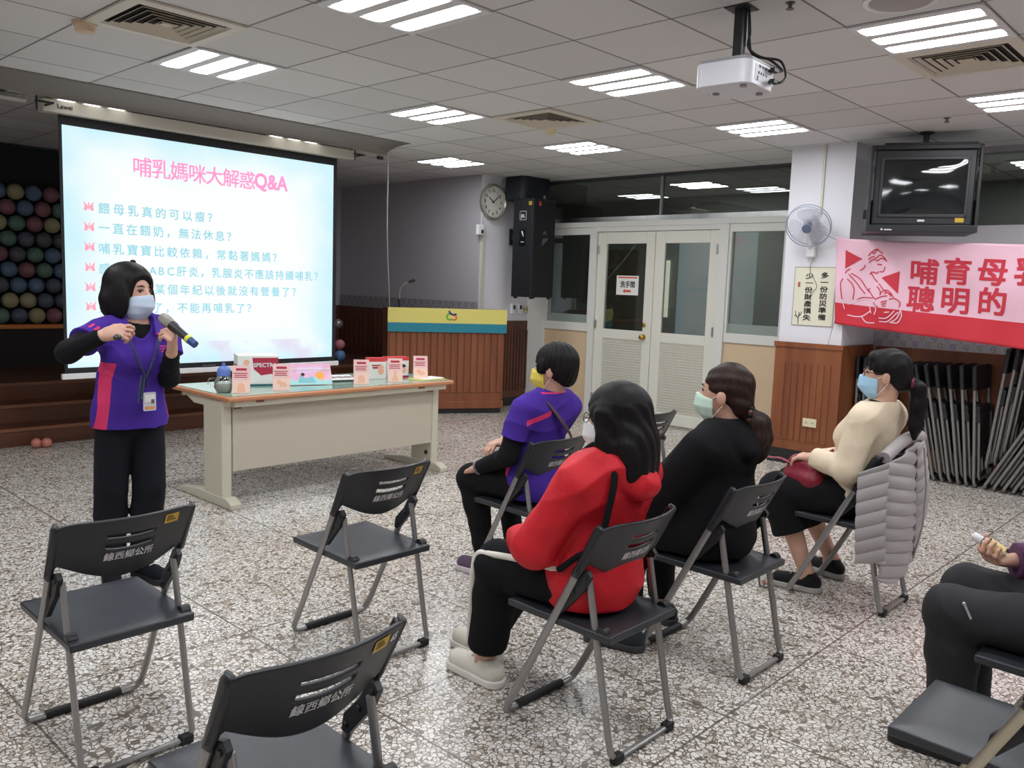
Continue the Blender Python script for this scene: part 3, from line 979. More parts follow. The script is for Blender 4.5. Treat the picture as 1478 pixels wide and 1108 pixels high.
# ---- loudspeaker
t = thing('loudspeaker', 'tall black loudspeaker cabinet hanging beside the doors', 'speaker', (7.46, 6.74, 1.37))
MB().span((0, 0, .02), (.40, .32, 1.18)).build('cabinet', mat('speaker_black', (26, 28, 34), .5), t, bevel=.008)
MB().span((.012, -.012, .04), (.388, .0, 1.16)).build('grille', mat('speaker_cloth', (22, 23, 26), .85, bump=(900, .4)), t, bevel=.004)
g = frame_x(-.001, .16, .98)
mb = MB(); mb.mi = 0
mb.poly(rrect(.105, .105, .006, 2), g @ Matrix.Translation((0, 0, .000)), .001); mb.mi = 1
mb.poly(rrect(.094, .094, .004, 2), g @ Matrix.Translation((0, 0, .0008)), .001); mb.mi = 0
mb.text('JBL', g @ Matrix.Translation((0, -.022, .0024)), .05, .002, 'CENTER')
mb.build('badge', [M_WHITELET, M_BLACKPLASTIC], t, recalc=False)
g = frame_x(-.001, .16, .72)
mb = MB(); mb.mi = 0
mb.poly(rrect(.10, .20, .006, 2), g, .001); mb.mi = 1
mb.poly([(-.02, .075), (.0, .08), (.02, .02), (.01, .01)], g, .002); mb.poly(rrect(.05, .008, .002, 2), g @ Matrix.Translation((0, -.05, 0)), .002)
mb.build('rear_plate', [mat('plate_black', (16, 18, 24), .3), M_WHITELET], t, recalc=False)
g = frame_y(.20, -.0135, .70)
mb = MB()
mb.poly([(-.05, .06), (0, .11), (.05, .06), (0, .075)], g, .003); mb.poly([(-.05, -.07), (.05, .0), (.06, .03), (-.03, .02)], g, .003)
mb.build('emblem', mat('emblem_grey', (88, 92, 96), .5), t, recalc=False)
MB().box((.002, .05, 1.12), (.008, .05, .045)).build('yellow_tag', M_YELLOWST, t)
MB().box((.10, -.014, 1.12), (.04, .006, .05)).build('red_tag', mat('red_sticker', (190, 60, 50), .5), t)
mb = MB()
for x, y in ((.04, .03), (.36, .03), (.04, .28), (.36, .28)):
    mb.cyl((x, y, .025), (x, y, 0), .022, n=12)
mb.build('foot', M_RUBBER, t)
mb = MB(); mb.box((.3, .46, .75), (.08, .28, .06)).box((.3, .600, .75), (.12, .012, .2)); mb.build('wall_bracket', M_BLACKPLASTIC, t)
t = thing('upper_speaker', 'squat black speaker box against the ceiling above the tall loudspeaker', 'speaker', (7.50, 6.93, 2.552))
b = MB(); b.poly(rrect(.50, .36, .08, 5), Matrix.Translation((.25, .18, 0)), ZC - 2.552 - .002)
b.build('cabinet', mat('speaker_navy', (24, 28, 40), .55), t, smooth=True)
MB().box((.36, -.001, .05), (.035, .004, .04)).build('label_plate', mat('pale_tag', (170, 160, 150), .5), t)

# ---- notice on the door glass
t = thing('paper_notice', 'white paper notice with red arrow on the door glass', 'notice', (XD + .014, 5.815, 1.57))
g = frame_x(0, 0, 0)
b = MB(); b.poly([(-.155, -.112), (.155, -.112), (.155, .112), (-.155, .112)], g, .003); b.build('sheet', M_PAPER, t)
M_ORANGE = mat('notice_orange', (214, 92, 60), .6)
g2 = g @ Matrix.Translation((0, 0, .0042))
mb = MB(); mb.text('洗手間', g2 @ Matrix.Translation((-.10, -.018, 0)), .078, .002, sx=.9); mb.build('lettering', M_DARKINK, t, recalc=False)
mb = MB(); mb.poly([(-.062, -.066), (-.03, -.04), (-.03, -.053), (.055, -.053), (.055, -.079), (-.03, -.079), (-.03, -.092)], g2)
mb.poly([(-.135, .082), (.135, .082), (.135, .098), (-.135, .098)], g2)
mb.build('arrow', M_ORANGE, t, recalc=False)

# ---- wall fan
t = thing('wall_fan', 'white oscillating wall fan with clear blades on the pillar', 'fan', (XC, 3.243, 1.915))
MB().box((-.03, 0, .0), (.06, .085, .12)).build('wall_mount', M_WHITE, t, bevel=.02, seg=4)
MB().tube(spline([(-.04, 0, .02), (-.075, 0, .09), (-.09, 0, .19)]), [.026] * 17, 12).build('arm', M_WHITE, t, smooth=True)
AX = Vector((-.86, -.16, -.48)).normalized()
q = Vector((0, 0, 1)).rotation_difference(AX).to_matrix().to_4x4()
HC = Matrix.Translation((-.12, -.01, .235)) @ q
MB().lathe([(0, -.10), (.04, -.095), (.055, -.06), (.058, .0), (.05, .03), (0, .035)], HC, 22).build('motor', mat('fan_motor', (214, 216, 222), .4), t, smooth=True)
M_FANBL = mat('fan_blade_plastic', (196, 202, 214), .2, alpha=.5)
for k in range(3):
    def bf(u, v, k=k):
        r = .03 + .135 * v
        a = R(120 * k + (u - .5) * (50 + 44 * math.sin(PI * v * .8)))
        return HC @ Vector((r * math.cos(a), r * math.sin(a), .075 + (u - .5) * .045))
    MB().grid(bf, 8, 8).build('blade', M_FANBL, t, smooth='all')
MB().lathe([(0, .10), (.025, .10), (.032, .085), (.032, .05), (0, .05)], HC, 18).build('hub', mat('fan_hub', (84, 96, 122), .35), t, smooth=True)
mb = MB()
GR = .186
for z in (.04, .085):
    mb.tube([HC @ Vector((GR * math.cos(2 * PI * i / 40), GR * math.sin(2 * PI * i / 40), z)) for i in range(40)], .0042, 6, closed=True)
mb.build('cage_rim', mat('fan_rim', (150, 158, 176), .35), t, smooth=True)
mb = MB()
for i in range(40):
    a = 2 * PI * i / 40
    for s, zc in ((1, .128), (-1, -.0)):
        P = []
        for j in range(5):
            u = j / 4
            r = .04 + (GR - .04) * u
            z = zc + ((.085 if s > 0 else .04) - zc) * u ** 2.2
            P.append(HC @ Vector((r * math.cos(a), r * math.sin(a), z)))
        mb.tube(P, .0010, 4)
mb.build('cage_wires', mat('fan_wire', (190, 196, 206), .3, .4), t)
MB().lathe([(0, .134), (.04, .130), (.042, .126), (0, .122)], HC, 20).build('cage_badge', mat('fan_badge', (98, 108, 134), .35), t, smooth=True)
MB().tube(spline([(-.02, -.02, -.06), (-.012, .01, -.16), (-.012, -.06, -.30), (-.012, -.03, -.36), (-.012, .02, -.42)]), .0022, 6).build('pull_cord', mat('cord_grey', (110, 106, 106), .6), t)

# ---- calligraphy poster
t = thing('calligraphy_poster', 'cream poster with two columns of black brush characters under the fan', 'poster', (XC - .002, 3.205, 1.515), 0)
g = frame_x(0, 0, 0)
b = MB(); b.poly([(-.187, -.255), (.187, -.255), (.187, .258), (-.187, .258)], g, .003); b.build('sheet', mat('poster_cream', (226, 222, 200), .6), t)
g2 = g @ Matrix.Translation((0, 0, .0045))
mb = MB()
for i, ch in enumerate('多一份防災準備'):
    mb.text(ch, g2 @ Matrix.Translation((.052, .168 - i * .061, 0)), .056, .0016, sx=1.3)
for i, ch in enumerate('少一份財產損失'):
    mb.text(ch, g2 @ Matrix.Translation((-.085, .160 - i * .061, 0)), .056, .0016, sx=1.3)
mb.build('lettering', M_DARKINK, t, recalc=False)
mb = MB()
for P, w in (([(-.187, .258), (.187, .258)], .005), ([(-.187, -.255), (.187, -.255)], .005), ([(-.185, -.255), (-.185, .258)], .005), ([(.185, -.255), (.185, .258)], .005)):
    mb.stroke(P, w, g2, 0)
mb.build('edge_line', mat('poster_edge', (150, 146, 126), .6), t, recalc=False)
mb = MB(); mb.poly(rrect(.022, .045, .004, 2), g2 @ Matrix.Translation((-.14, .105, 0))); mb.build('seal', mat('seal_red', (184, 96, 84), .6), t, recalc=False)
mb = MB()
for P in ([(-.125, -.245), (-.127, -.19), (-.12, -.15)], [(-.126, -.20), (-.15, -.165), (-.158, -.13)], [(-.126, -.185), (-.105, -.16), (-.10, -.135)], [(-.14, -.18), (-.165, -.17)], [(-.112, -.168), (-.125, -.14)]):
    mb.stroke(P, .006, g2, 0)
mb.build('tree_drawing', M_DARKINK, t, recalc=False)

# ---- banner
def banner():
    t = thing('banner', 'pink and red cloth banner with a nursing mother drawing and red characters', 'banner', (7.235, 3.03, 1.29))
    L, H = 2.6, .72
    def wave(p):
        u, v, d = p
        sag = -.028 * u / 1.42 if u < 1.6 else -.0315
        y = -u - .05 * (1 - v / H) * math.exp(-u * 3)
        x = .012 * math.sin(u * 7 + v * 3) * min(1, u * 3) + .008 * math.sin(u * 15 - v * 8) + .006 * math.sin(v * 14 + u * 4)
        z = v * (1 + .03 * u / 1.42) + .018 * math.exp(-u * 6) * v / H
        z += -.105 * min(u, 1.9) / 1.42 * (1 - v / H) - .075 * min(u, 1.9) / 1.42 * (v / H) + .0 * sag
        return Vector((x - d, y, z))
    def warp(mb):
        for v in mb.bm.verts:
            v.co = wave(v.co)
        return mb
    I = Matrix.Identity(4)
    mb = MB(); mb.grid(lambda a, b: Vector((a * L, b * H, 0)), 130, 36)
    warp(mb)
    o = mb.build('cloth', [mat('banner_pink', (236, 190, 206), .75), mat('banner_red', (206, 48, 62), .75)], t, smooth='all', recalc=False)
    split = .185
    for p in o.data.polygons:
        j = p.index % 36
        p.material_index = 1 if (j + .5) / 36 * H < .19 else 0
    o.modifiers.new('s', 'SOLIDIFY').thickness = .002
    # drawing: coordinates from a 1478 wide view of the cloth
    def uv(X, Y):
        f = (X - 105) / 1373
        top, bot = 80 + 55 * f, 690 + 180 * f
        return (f * 1.42, H * (1 - (Y - top) / (bot - top)))
    D = .003
    def draw(mb, strokes, w):
        for s in strokes:
            P = spline([uv(*p) + (0,) for p in s], 5)
            mb.stroke([(p.x, p.y) for p in P], w, I, D)
    red = [[(385, 205), (410, 180), (430, 190), (455, 165), (500, 190)], [(385, 232), (420, 210), (445, 222), (480, 200), (525, 230)], [(388, 255), (425, 230), (455, 240), (490, 222), (535, 245)], [(410, 180), (440, 160), (465, 158)],
           [(455, 265), (480, 268), (495, 270)], [(520, 285), (515, 310), (500, 322)], [(500, 322), (480, 318)], [(440, 325), (460, 330), (470, 315)], [(400, 340), (412, 322), (440, 325)], [(410, 330), (440, 370), (470, 395)],
           [(315, 310), (345, 295), (360, 270)], [(195, 330), (210, 310), (235, 298)], [(178, 368), (160, 400), (165, 470), (172, 515)], [(215, 370), (255, 405), (275, 450), (265, 520)], [(225, 335), (290, 395), (330, 440), (370, 478)], [(245, 330), (320, 370), (370, 430), (400, 465)],
           [(400, 455), (440, 500), (460, 515)], [(390, 450), (410, 440)], [(300, 520), (350, 505), (440, 510)], [(465, 425), (495, 455), (500, 490)], [(480, 405), (530, 455), (580, 480), (610, 505)], [(460, 520), (510, 500), (560, 495)], [(495, 485), (520, 460), (560, 455), (600, 490)], [(530, 480), (560, 470), (590, 500)],
           [(510, 540), (560, 530)], [(515, 555), (555, 548)], [(520, 570), (552, 568)], [(575, 520), (620, 515), (660, 545), (655, 580)], [(445, 540), (465, 565), (490, 575)]]
    white = [[(172, 520), (180, 550), (192, 585)], [(220, 552), (260, 542), (300, 530)], [(215, 628), (280, 640), (350, 640), (420, 605)], [(345, 645), (390, 685), (460, 690)], [(415, 560), (420, 590), (430, 620)], [(445, 545), (470, 590), (455, 630)], [(300, 525), (400, 515), (450, 525)],
             [(495, 655), (560, 655), (620, 605)], [(500, 680), (570, 680), (640, 620)], [(585, 690), (640, 660), (668, 600)], [(600, 690), (650, 690), (678, 640), (665, 590)], [(540, 615), (580, 612)], [(620, 640), (650, 615)], [(400, 560), (490, 572), (540, 578)]]
    mb = MB(); draw(mb, red, .0085)
    mb.poly([uv(188, 165), uv(335, 225), uv(190, 297)], Matrix.Translation((0, 0, D))); mb.poly([uv(498, 362), uv(643, 318), uv(640, 480)], Matrix.Translation((0, 0, D)))
    bmesh.ops.subdivide_edges(mb.bm, edges=list({e for f in mb.bm.faces if len(f.verts) == 3 for e in f.edges}), cuts=7, use_grid_fill=True)
    bmesh.ops.triangulate(mb.bm, faces=mb.bm.faces[:])
    warp(mb).build('red_drawing', mat('banner_ink_red', (200, 50, 66), .75), t, recalc=False)
    mb = MB(); draw(mb, white, .0085)
    warp(mb).build('pale_drawing', mat('banner_ink_pale', (240, 206, 216), .75), t, recalc=False)
    mb = MB()
    for row in ([('哺', 712, 398), ('育', 948, 400), ('母', 1192, 408), ('乳', 1440, 412)], [('聰', 706, 592), ('明', 950, 604), ('的', 1208, 618)]):
        for ch, X, Y in row:
            u, v = uv(X, Y)
            mb.text(ch, Matrix.Translation((u, v + .012, D)), .205, .005, sx=1.08)
    bmesh.ops.subdivide_edges(mb.bm, edges=[e for e in mb.bm.edges if e.calc_length() > .05], cuts=1)
    bmesh.ops.triangulate(mb.bm, faces=mb.bm.faces[:])
    warp(mb).build('lettering', MATS['banner_ink_red'], t, recalc=False)
    mb = MB(); mb.tube(spline([(0, .0, .72), (-.03, .06, .75), (-.06, .13, .80)]), .0025, 6); mb.tube([(0, -.05, .03), (-.005, -.03, -.06), (.0, .0, -.2)], .002, 6)
    mb.build('tie_cord', mat('cord_grey', (110, 106, 106)), t)
banner()

# ---- television in its ceiling cage
t = thing('television', 'old black tube television in a ceiling cage above the banner', 'television', (7.07, 2.30, 0), R(-65))
MB().span((-.36, -.02, 2.10), (.36, .16, 2.68)).build('cabinet', mat('tv_black', (38, 39, 42), .42), t, bevel=.012)
mb = MB()
P0 = [(-.34, .16, 2.12), (.34, .16, 2.12), (.34, .16, 2.66), (-.34, .16, 2.66)]; P1 = [(-.2, .46, 2.2), (.2, .46, 2.2), (.2, .46, 2.56), (-.2, .46, 2.56)]
A = [mb.bm.verts.new(p) for p in P0]; B = [mb.bm.verts.new(p) for p in P1]
for k in range(4):
    mb.bm.faces.new((A[k], A[(k + 1) % 4], B[(k + 1) % 4], B[k]))
mb.bm.faces.new(B); mb.bm.faces.new(list(reversed(A)))
mb.build('tube_housing', MATS['tv_black'], t, bevel=.01)
def bulge(u, v):
    return Vector((-.295 + .59 * u, -.023 - .022 * (1 - (2 * u - 1) ** 2) * (1 - (2 * v - 1) ** 2) ** .5 if 0 < v < 1 else -.023, 2.185 + .415 * v))
MB().grid(bulge, 20, 14).build('screen', mat('tv_glass', (26, 30, 31), .06, spec=.7), t, smooth='all')
mb = MB()
for a, b in (((-.315, -.032, 2.16), (.315, -.018, 2.185)), ((-.315, -.032, 2.60), (.315, -.018, 2.625)), ((-.315, -.032, 2.16), (-.295, -.018, 2.62)), ((.295, -.032, 2.16), (.315, -.018, 2.62))):
    mb.span(a, b)
mb.build('screen_surround', mat('tv_bezel', (48, 50, 53), .4), t, bevel=.004)
mb = MB()
mb.span((-.395, -.05, 2.045), (.395, .42, 2.075)).span((-.395, -.06, 2.045), (.395, -.05, 2.10))
mb.span((-.395, -.03, 2.68), (.395, .05, 2.715))
for s in (-1, 1):
    mb.span((s * .395, -.04, 2.05), (s * .372, .0, 2.71)); mb.span((s * .395, -.05, 2.07), (s * .372, .16, 2.30)); mb.span((s * .42, .04, 2.15), (s * .39, .07, 2.22)); mb.span((s * .385, -.03, 2.5), (s * .36, -.022, 2.55))
mb.span((-.30, -.01, 2.715), (.36, .12, 2.735)).span((-.05, .02, 2.68), (.05, .14, 2.73))
mb.build('cage', M_BLACKPLASTIC, t, bevel=.004)
mb = MB(); mb.cyl((0, .07, 2.73), (0, .07, ZC), .022, n=16).lathe([(.055, ZC), (.055, ZC - .012), (.03, ZC - .02)], Matrix.Translation((0, .07, 0)), 20)
mb.build('ceiling_pole', M_BLACKPLASTIC, t, smooth=True)
MB().box((.0, -.023, 2.135), (.05, .008, .016)).build('maker_plate', M_WHITELET, t)
MB().box((.27, -.023, 2.14), (.062, .008, .034)).build('yellow_sticker', M_YELLOWST, t)
mb = MB(); mb.box((-.28, -.063, 2.062), (.014, .006, .014)).box((-.235, -.063, 2.06), (.055, .006, .009))
mb.build('cage_mark', M_WHITELET, t)

# ================================================================== podium
PA = math.atan2(-.484, .875)
t = thing('podium', 'wide wooden lectern with yellow and teal front board', 'podium', (7.234, 6.918, 0), PA)
PW, PD, PH = 1.39, .40, 1.22
mb = MB(); mb.span((-PW, .02, .13), (0, PD, PH - .02)); mb.span((-PW - .005, .0, .06), (.005, PD, .145))
ribs(mb, -PW + .01, -.01, .25, PH - .2, 17, 0, .02, .014, .22)
mb.build('body', M_WOOD, t, bevel=.003)
MB().span((-PW + .02, .03, .0), (-.02, PD - .03, .06)).build('plinth', M_BLACKBASE, t)
mb = MB(); mb.span((-PW, .012, PH - .02), (.0, PD + .005, PH + .004)); mb.build('top', M_WOODDK, t)
mb = MB(); mb.span((-PW - .01, -.022, PH - .158), (.012, -.004, PH + .012)); mb.build('yellow_board', mat('board_yellow', (224, 212, 116), .5), t)
mb = MB(); mb.span((-PW - .01, -.022, PH - .262), (.012, -.004, PH - .158)); mb.build('teal_board', mat('board_teal', (34, 132, 152), .5), t)
g = frame_y(-PW / 2 + .03, -.023, PH - .072)
LM = [mat('logo_green', (108, 176, 66), .5), mat('logo_orange', (226, 112, 48), .5), mat('logo_navy', (44, 54, 110), .5)]
mb = MB()
mb.mi = 0; mb.stroke(arc(-.018, -.01, .034, 60, 320, 14), .022, g)
mb.mi = 1; mb.stroke(arc(.036, -.02, .026, -150, 110, 12), .020, g)
mb.mi = 2; mb.stroke([(-.03, .058), (-.012, .03), (.02, .014), (.064, .02)], .022, g, .0015)
mb.build('logo', LM, t, recalc=False)
t2 = thing('gooseneck_microphone', 'slim gooseneck microphone standing on the lectern', 'microphone', (6.18, 7.60, PH + .005))
MB().cyl((0, 0, 0), (0, 0, .10), .012, n=14).cyl((0, 0, 0), (0, 0, .01), .035, n=18).build('base', M_BLACKPLASTIC, t2)
MB().tube(spline([(0, 0, .10), (.0, -.005, .19), (.025, -.025, .26), (.07, -.07, .295)]), .006, 8).build('gooseneck', mat('neck_metal', (176, 172, 160), .3, .8), t2, smooth=True)
MB().tube([(.07, -.07, .295), (.10, -.10, .31), (.125, -.125, .32)], [.013, .018, .016], 12).build('capsule', M_BLACKPLASTIC, t2, smooth=True)

# ================================================================== table and what stands on it
TZ = .75
t = thing('folding_table', 'long cream table with wood edge and glass top before the screen', 'table', (0, 0, 0))
MB().span((2.66, 4.965, TZ - .036), (4.62, 5.78, TZ - .0045)).build('tabletop', mat('table_edge_wood', (196, 134, 96), .4), t, bevel=.012, seg=3)
MB().span((2.68, 4.985, TZ - .0045), (4.60, 5.76, TZ)).build('glass_top', mat('table_glass', (150, 176, 160), .03, spec=.8), t)
mb = MB(); mb.span((2.72, 5.0, TZ - .075), (4.56, 5.06, TZ - .036)).span((2.72, 5.70, TZ - .075), (4.56, 5.74, TZ - .036)); mb.build('apron', M_CREAM, t)
MB().span((2.76, 5.095, .23), (4.50, 5.115, TZ - .037)).build('modesty_panel', mat('table_grey_cream', (196, 190, 172), .5), t, bevel=.003)
for x in (2.72, 4.545):
    lg = MB().span((x - .035, 5.10, .05), (x + .035, 5.36, TZ - .04)).build('leg', M_CREAM, t, bevel=.012, seg=3)
    mb = MB(); mb.poly([(4.98, 0), (5.72, 0), (5.72, .03), (5.45, .065), (5.05, .065), (4.98, .035)], Matrix(((0, 0, 1, x - .04), (1, 0, 0, 0), (0, 1, 0, 0), (0, 0, 0, 1))), .08)
    mb.build('foot', M_CREAM, lg, bevel=.006)
    mb = MB(); mb.poly([(5.02, TZ - .04), (5.66, TZ - .04), (5.5, TZ - .10), (5.12, TZ - .10)], Matrix(((0, 0, 1, x - .03), (1, 0, 0, 0), (0, 1, 0, 0), (0, 0, 0, 1))), .06)
    mb.build('top_bracket', M_CREAM, lg, bevel=.004)
mb = MB(); mb.box((2.79, 5.088, TZ - .075), (.05, .012, .05)).box((4.47, 5.088, TZ - .075), (.05, .012, .05)).box((2.90, 5.0, TZ - .045), (.05, .03, .014)).box((4.30, 5.0, TZ - .045), (.05, .03, .014))
mb.build('corner_block', mat('brown_block', (130, 92, 66), .5), t)
MB().cyl((4.50, 5.16, .14), (4.505, 5.16, .14), .018, n=14).build('cable_hole', M_DARKINK, t)

def angle_to(x, y):
    return 0
PINK = mat('card_pink', (236, 196, 192), .55)
PEACH = mat('card_peach', (238, 182, 152), .55)
CRIMSON = mat('print_crimson', (176, 40, 66), .55)
GREYINK = mat('print_grey', (98, 92, 100), .55)
def tent_card(x, y, rz, label, w=.115, h=.185, pic=0):
    t = thing('leaflet_card', label, 'card', (x, y, TZ + .001), rz, 'pink leaflet cards on the table')
    ang = R(14)
    M = Matrix.Rotation(-ang, 4, 'X')
    mb = MB(); mb.box((0, 0, h / 2), (w, .002, h), M=M); mb.build('front_sheet', PINK, t)
    mb = MB(); mb.box((0, 0, 0), (w * .9, .002, h * .95), M=Matrix.Translation((0, math.sin(ang) * h + .035, h * .47)) @ Matrix.Rotation(R(20), 4, 'X')); mb.build('stand', M_PAPER, t)
    g = M @ frame_y(0, -.0018, 0)
    mb = MB(); mb.poly(rrect(w * .6, .016, .003, 2), g @ Matrix.Translation((0, h * .86, 0)))
    for k in range(3):
        mb.poly(rrect(w * (.8, .66, .74)[k], .006, .001, 2), g @ Matrix.Translation((-.004, h * (.72 - .07 * k), 0)))
    mb.build('print_lines', CRIMSON, t, recalc=False)
    mb = MB(); mb.poly(rrect(w * .95, h * .44, .003, 2), g @ Matrix.Translation((0, h * .24, -.0004))); mb.build('picture_field', mat('card_blush', (242, 206, 190), .55), t, recalc=False)
    mb = MB()
    q = g @ Matrix.Translation((0, h * .24, .0004))
    if pic == 0:
        mb.poly(arc(.0, .0, .024, 0, 350, 14), q); mb.poly([(-.026, -.034), (.028, -.034), (.02, .01), (-.02, .01)], q @ Matrix.Translation((0, 0, .0002)))
    elif pic == 1:
        mb.poly(arc(-.016, .015, .016, 0, 350, 12), q); mb.poly(arc(.012, -.008, .024, -20, 200, 12), q)
    else:
        mb.poly([(-.03, -.034), (.03, -.034), (0, .03)], q); mb.poly(arc(0, .03, .013, 0, 350, 12), q @ Matrix.Translation((0, 0, .0003)))
    mb.build('picture', PEACH, t, recalc=False)
    return t
AC = R(-33)
tent_card(2.815, 5.09, AC, 'pink leaflet card beside the clear bottle', pic=0)
tent_card(3.105, 5.07, AC, 'pink leaflet card before the big carton, next to the picture board', pic=1)
tent_card(3.80, 5.10, AC, 'pink leaflet card alone between tray and small cartons', pic=0)
tent_card(4.105, 5.08, AC, 'pink leaflet card standing in front of the two small cartons', pic=2)
tent_card(4.43, 5.16, AC, 'pink leaflet card nearest the lectern end of the table', pic=1)

# clear bottle with blue cap
t = thing('feeding_cup', 'clear round feeding cup with blue cap and two handles', 'cup', (2.752, 5.20, TZ + .001))
M_CLEAR = glass_material('clear_plastic', (.95, .96, .95), .03, .05)
MB().lathe([(0, 0), (.045, 0), (.062, .03), (.06, .07), (.045, .10), (.036, .115)], n=28).build('body', M_CLEAR, t, smooth=True)
MB().lathe([(0, .004), (.04, .004), (.056, .03), (.055, .06), (0, .06)], n=24).build('contents', mat('milk_grey', (222, 222, 212), .4), t, smooth=True)
MB().lathe([(.04, .108), (.044, .112), (.042, .15), (.03, .168), (.012, .175), (.010, .195), (0, .196)], n=24).build('cap', mat('cap_blue', (96, 128, 206), .3, alpha=.85), t, smooth=True)
for s in (-1, 1):
    MB().tube(spline([(s * .045, -s * .03, .09), (s * .075, -s * .05, .085), (s * .08, -s * .053, .05), (s * .055, -s * .037, .035)]), .006, 8).build('handle', M_CLEAR, t, smooth=True)

# big carton
t = thing('product_carton', 'large white and crimson carton, biggest box on the table', 'box', (3.10, 5.385, TZ + .001), R(-22))
MB().span((-.13, 0, .012), (.15, .22, .215)).build('carton', M_PAPER, t, bevel=.002)
MB().span((-.14, -.012, 0), (.16, .23, .012)).build('teal_base', mat('teal_tray', (40, 96, 104), .4), t)
g = frame_y(0, -.001, 0)
mb = MB(); mb.poly([(-.03, .20), (.15, .20), (.15, .07), (.10, .085), (.03, .075), (-.02, .12)], g); mb.build('crimson_print', CRIMSON, t, recalc=False)
mb = MB(); mb.text('SPECTRA', g @ Matrix.Translation((-.022, .135, .0012)), .040, .001)
mb.build('lettering', M_WHITELET, t, recalc=False)
mb = MB()
for k in range(3):
    mb.poly(rrect(.05, .005, .001, 2), g @ Matrix.Translation((-.085, .09 - .012 * k, 0)))
mb.poly(rrect(.02, .018, .002, 2), g @ Matrix.Translation((-.10, .035, 0))); mb.poly(rrect(.014, .014, .002, 2), g @ Matrix.Translation((-.06, .035, 0)))
mb.build('small_print', GREYINK, t, recalc=False)
mb = MB(); mb.poly(arc(-.07, .165, .022, 0, 350, 12), g @ Matrix.Translation((0, 0, .0004))); mb.build('picture', PEACH, t, recalc=False)
mb = MB(); mb.poly([(-.16, .09), (-.04, .09), (-.04, .15), (-.16, .15)], frame_x(-.131, -.0, 0)); mb.build('side_print', CRIMSON, t, recalc=False)

# picture board
t = thing('picture_board', 'low slanted picture board with pastel sea and orange sun', 'picture', (3.425, 5.235, TZ + .001), R(-20))
Mt = Matrix.Rotation(R(-30), 4, 'X')
mb = MB(); mb.box((0, 0, .088), (.36, .004, .17), M=Mt); mb.build('board', mat('board_pastel', (232, 178, 204), .5, noise=(9, .10, (1, 1, 1))), t)
mb = MB(); mb.box((0, .085, .058), (.34, .004, .12), (R(28), 0, 0)); mb.build('back_leg', M_PAPER, t)
g = Mt @ frame_y(0, -.003, 0)
mb = MB(); P = [(-.18, .004)] + [(-.18 + .36 * i / 16, .045 + .014 * math.sin(i * 1.3) + .012 * math.sin(i * .7)) for i in range(17)] + [(.18, .004)]
mb.poly(P, g); mb.build('sea', mat('pastel_teal', (166, 214, 212), .5), t, recalc=False)
mb = MB(); mb.poly([(-.07, .02), (.06, .018), (.04, .07), (-.01, .055), (-.05, .075)], g @ Matrix.Translation((0, 0, .0005))); mb.build('whale', mat('pastel_blue', (126, 190, 200), .5), t, recalc=False)
mb = MB(); mb.poly(arc(.095, .075, .032, 0, 350, 18), g @ Matrix.Translation((0, 0, .0007))); mb.build('sun', mat('sun_orange', (244, 168, 72), .5), t, recalc=False)
mb = MB(); mb.poly(arc(-.03, .085, .014, 0, 350, 12), g @ Matrix.Translation((0, 0, .0008))); mb.build('dark_head', M_DARKINK, t, recalc=False)
mb = MB(); mb.poly(arc(-.135, .115, .034, 0, 350, 18), g @ Matrix.Translation((0, 0, .0004))); mb.poly([(-.08, .09), (.10, .10), (.12, .15), (-.06, .145)], g @ Matrix.Translation((0, 0, .0003)))
mb.build('cloud_shapes', mat('pastel_lilac', (222, 190, 222), .5), t, recalc=False)

# tray with leaflets, cartons, papers
t = thing('display_tray', 'flat tray with pale printed sheets between picture board and cards', 'tray', (3.80, 5.40, TZ + .001), R(-15))
MB().box((0, 0, .006), (.36, .22, .010)).build('tray', mat('tray_dark', (58, 70, 60), .4), t, bevel=.003)
mb = MB(); mb.box((-.02, .01, .016), (.32, .2, .008), (R(4), 0, R(3))); mb.build('sheets', M_PAPER, t)
mb = MB()
for i in range(5):
    mb.box((-.10 + .06 * i, .0, .0245), (.035, .05, .006), (0, 0, R(20 * i)))
mb.build('blister_packs', mat('packs_grey', (176, 168, 164), .4), t)
def carton(x, y, rz, w, d, h, label, pic):
    t = thing('small_carton', label, 'box', (x, y, TZ + .001), rz, 'small cartons on the table')
    MB().span((-w / 2, 0, 0), (w / 2, d, h)).build('carton', M_PAPER, t, bevel=.0015)
    mb = MB(); mb.span((-w / 2 - .001, -.001, h * .84), (w / 2 + .001, d + .001, h + .001)); mb.build('red_top', mat('carton_red', (214, 62, 66), .5), t)
    g = frame_y(0, -.0015, 0)
    mb = MB()
    if pic == 0:
        mb.poly(rrect(w * .6, .01, .002, 2), g @ Matrix.Translation((-.005, h * .66, 0))); mb.poly(rrect(w * .4, .014, .002, 2), g @ Matrix.Translation((-.01, h * .55, 0)))
    else:
        mb.poly([(-w / 2, 0), (w / 2, 0), (w / 2, h * .1), (-w / 2, h * .1)], g)
    mb.build('print', CRIMSON, t, recalc=False)
    mb = MB(); mb.poly(arc(w * .22, h * .38, h * .16, 0, 350, 14), g @ Matrix.Translation((0, 0, .0004))); mb.build('face_picture', PEACH, t, recalc=False)
    mb = MB(); mb.poly(arc(w * .22, h * .5, h * .17, 10, 190, 12), g @ Matrix.Translation((0, 0, .0008))); mb.build('hair_picture', M_DARKINK if pic else PEACH, t, recalc=False)
    if pic:
        mb = MB(); mb.text('70', g @ Matrix.Translation((-w * .42, h * .2, .0004)), .07, .001, sx=.8); mb.build('number_print', mat('print_blue', (140, 172, 206), .5), t, recalc=False)
carton(4.10, 5.30, R(-20), .14, .09, .165, 'white carton with red top, nearer the tray', 0)
carton(4.31, 5.30, R(-14), .19, .10, .165, 'white carton with red top and a dark haired face, nearer the lectern', 1)
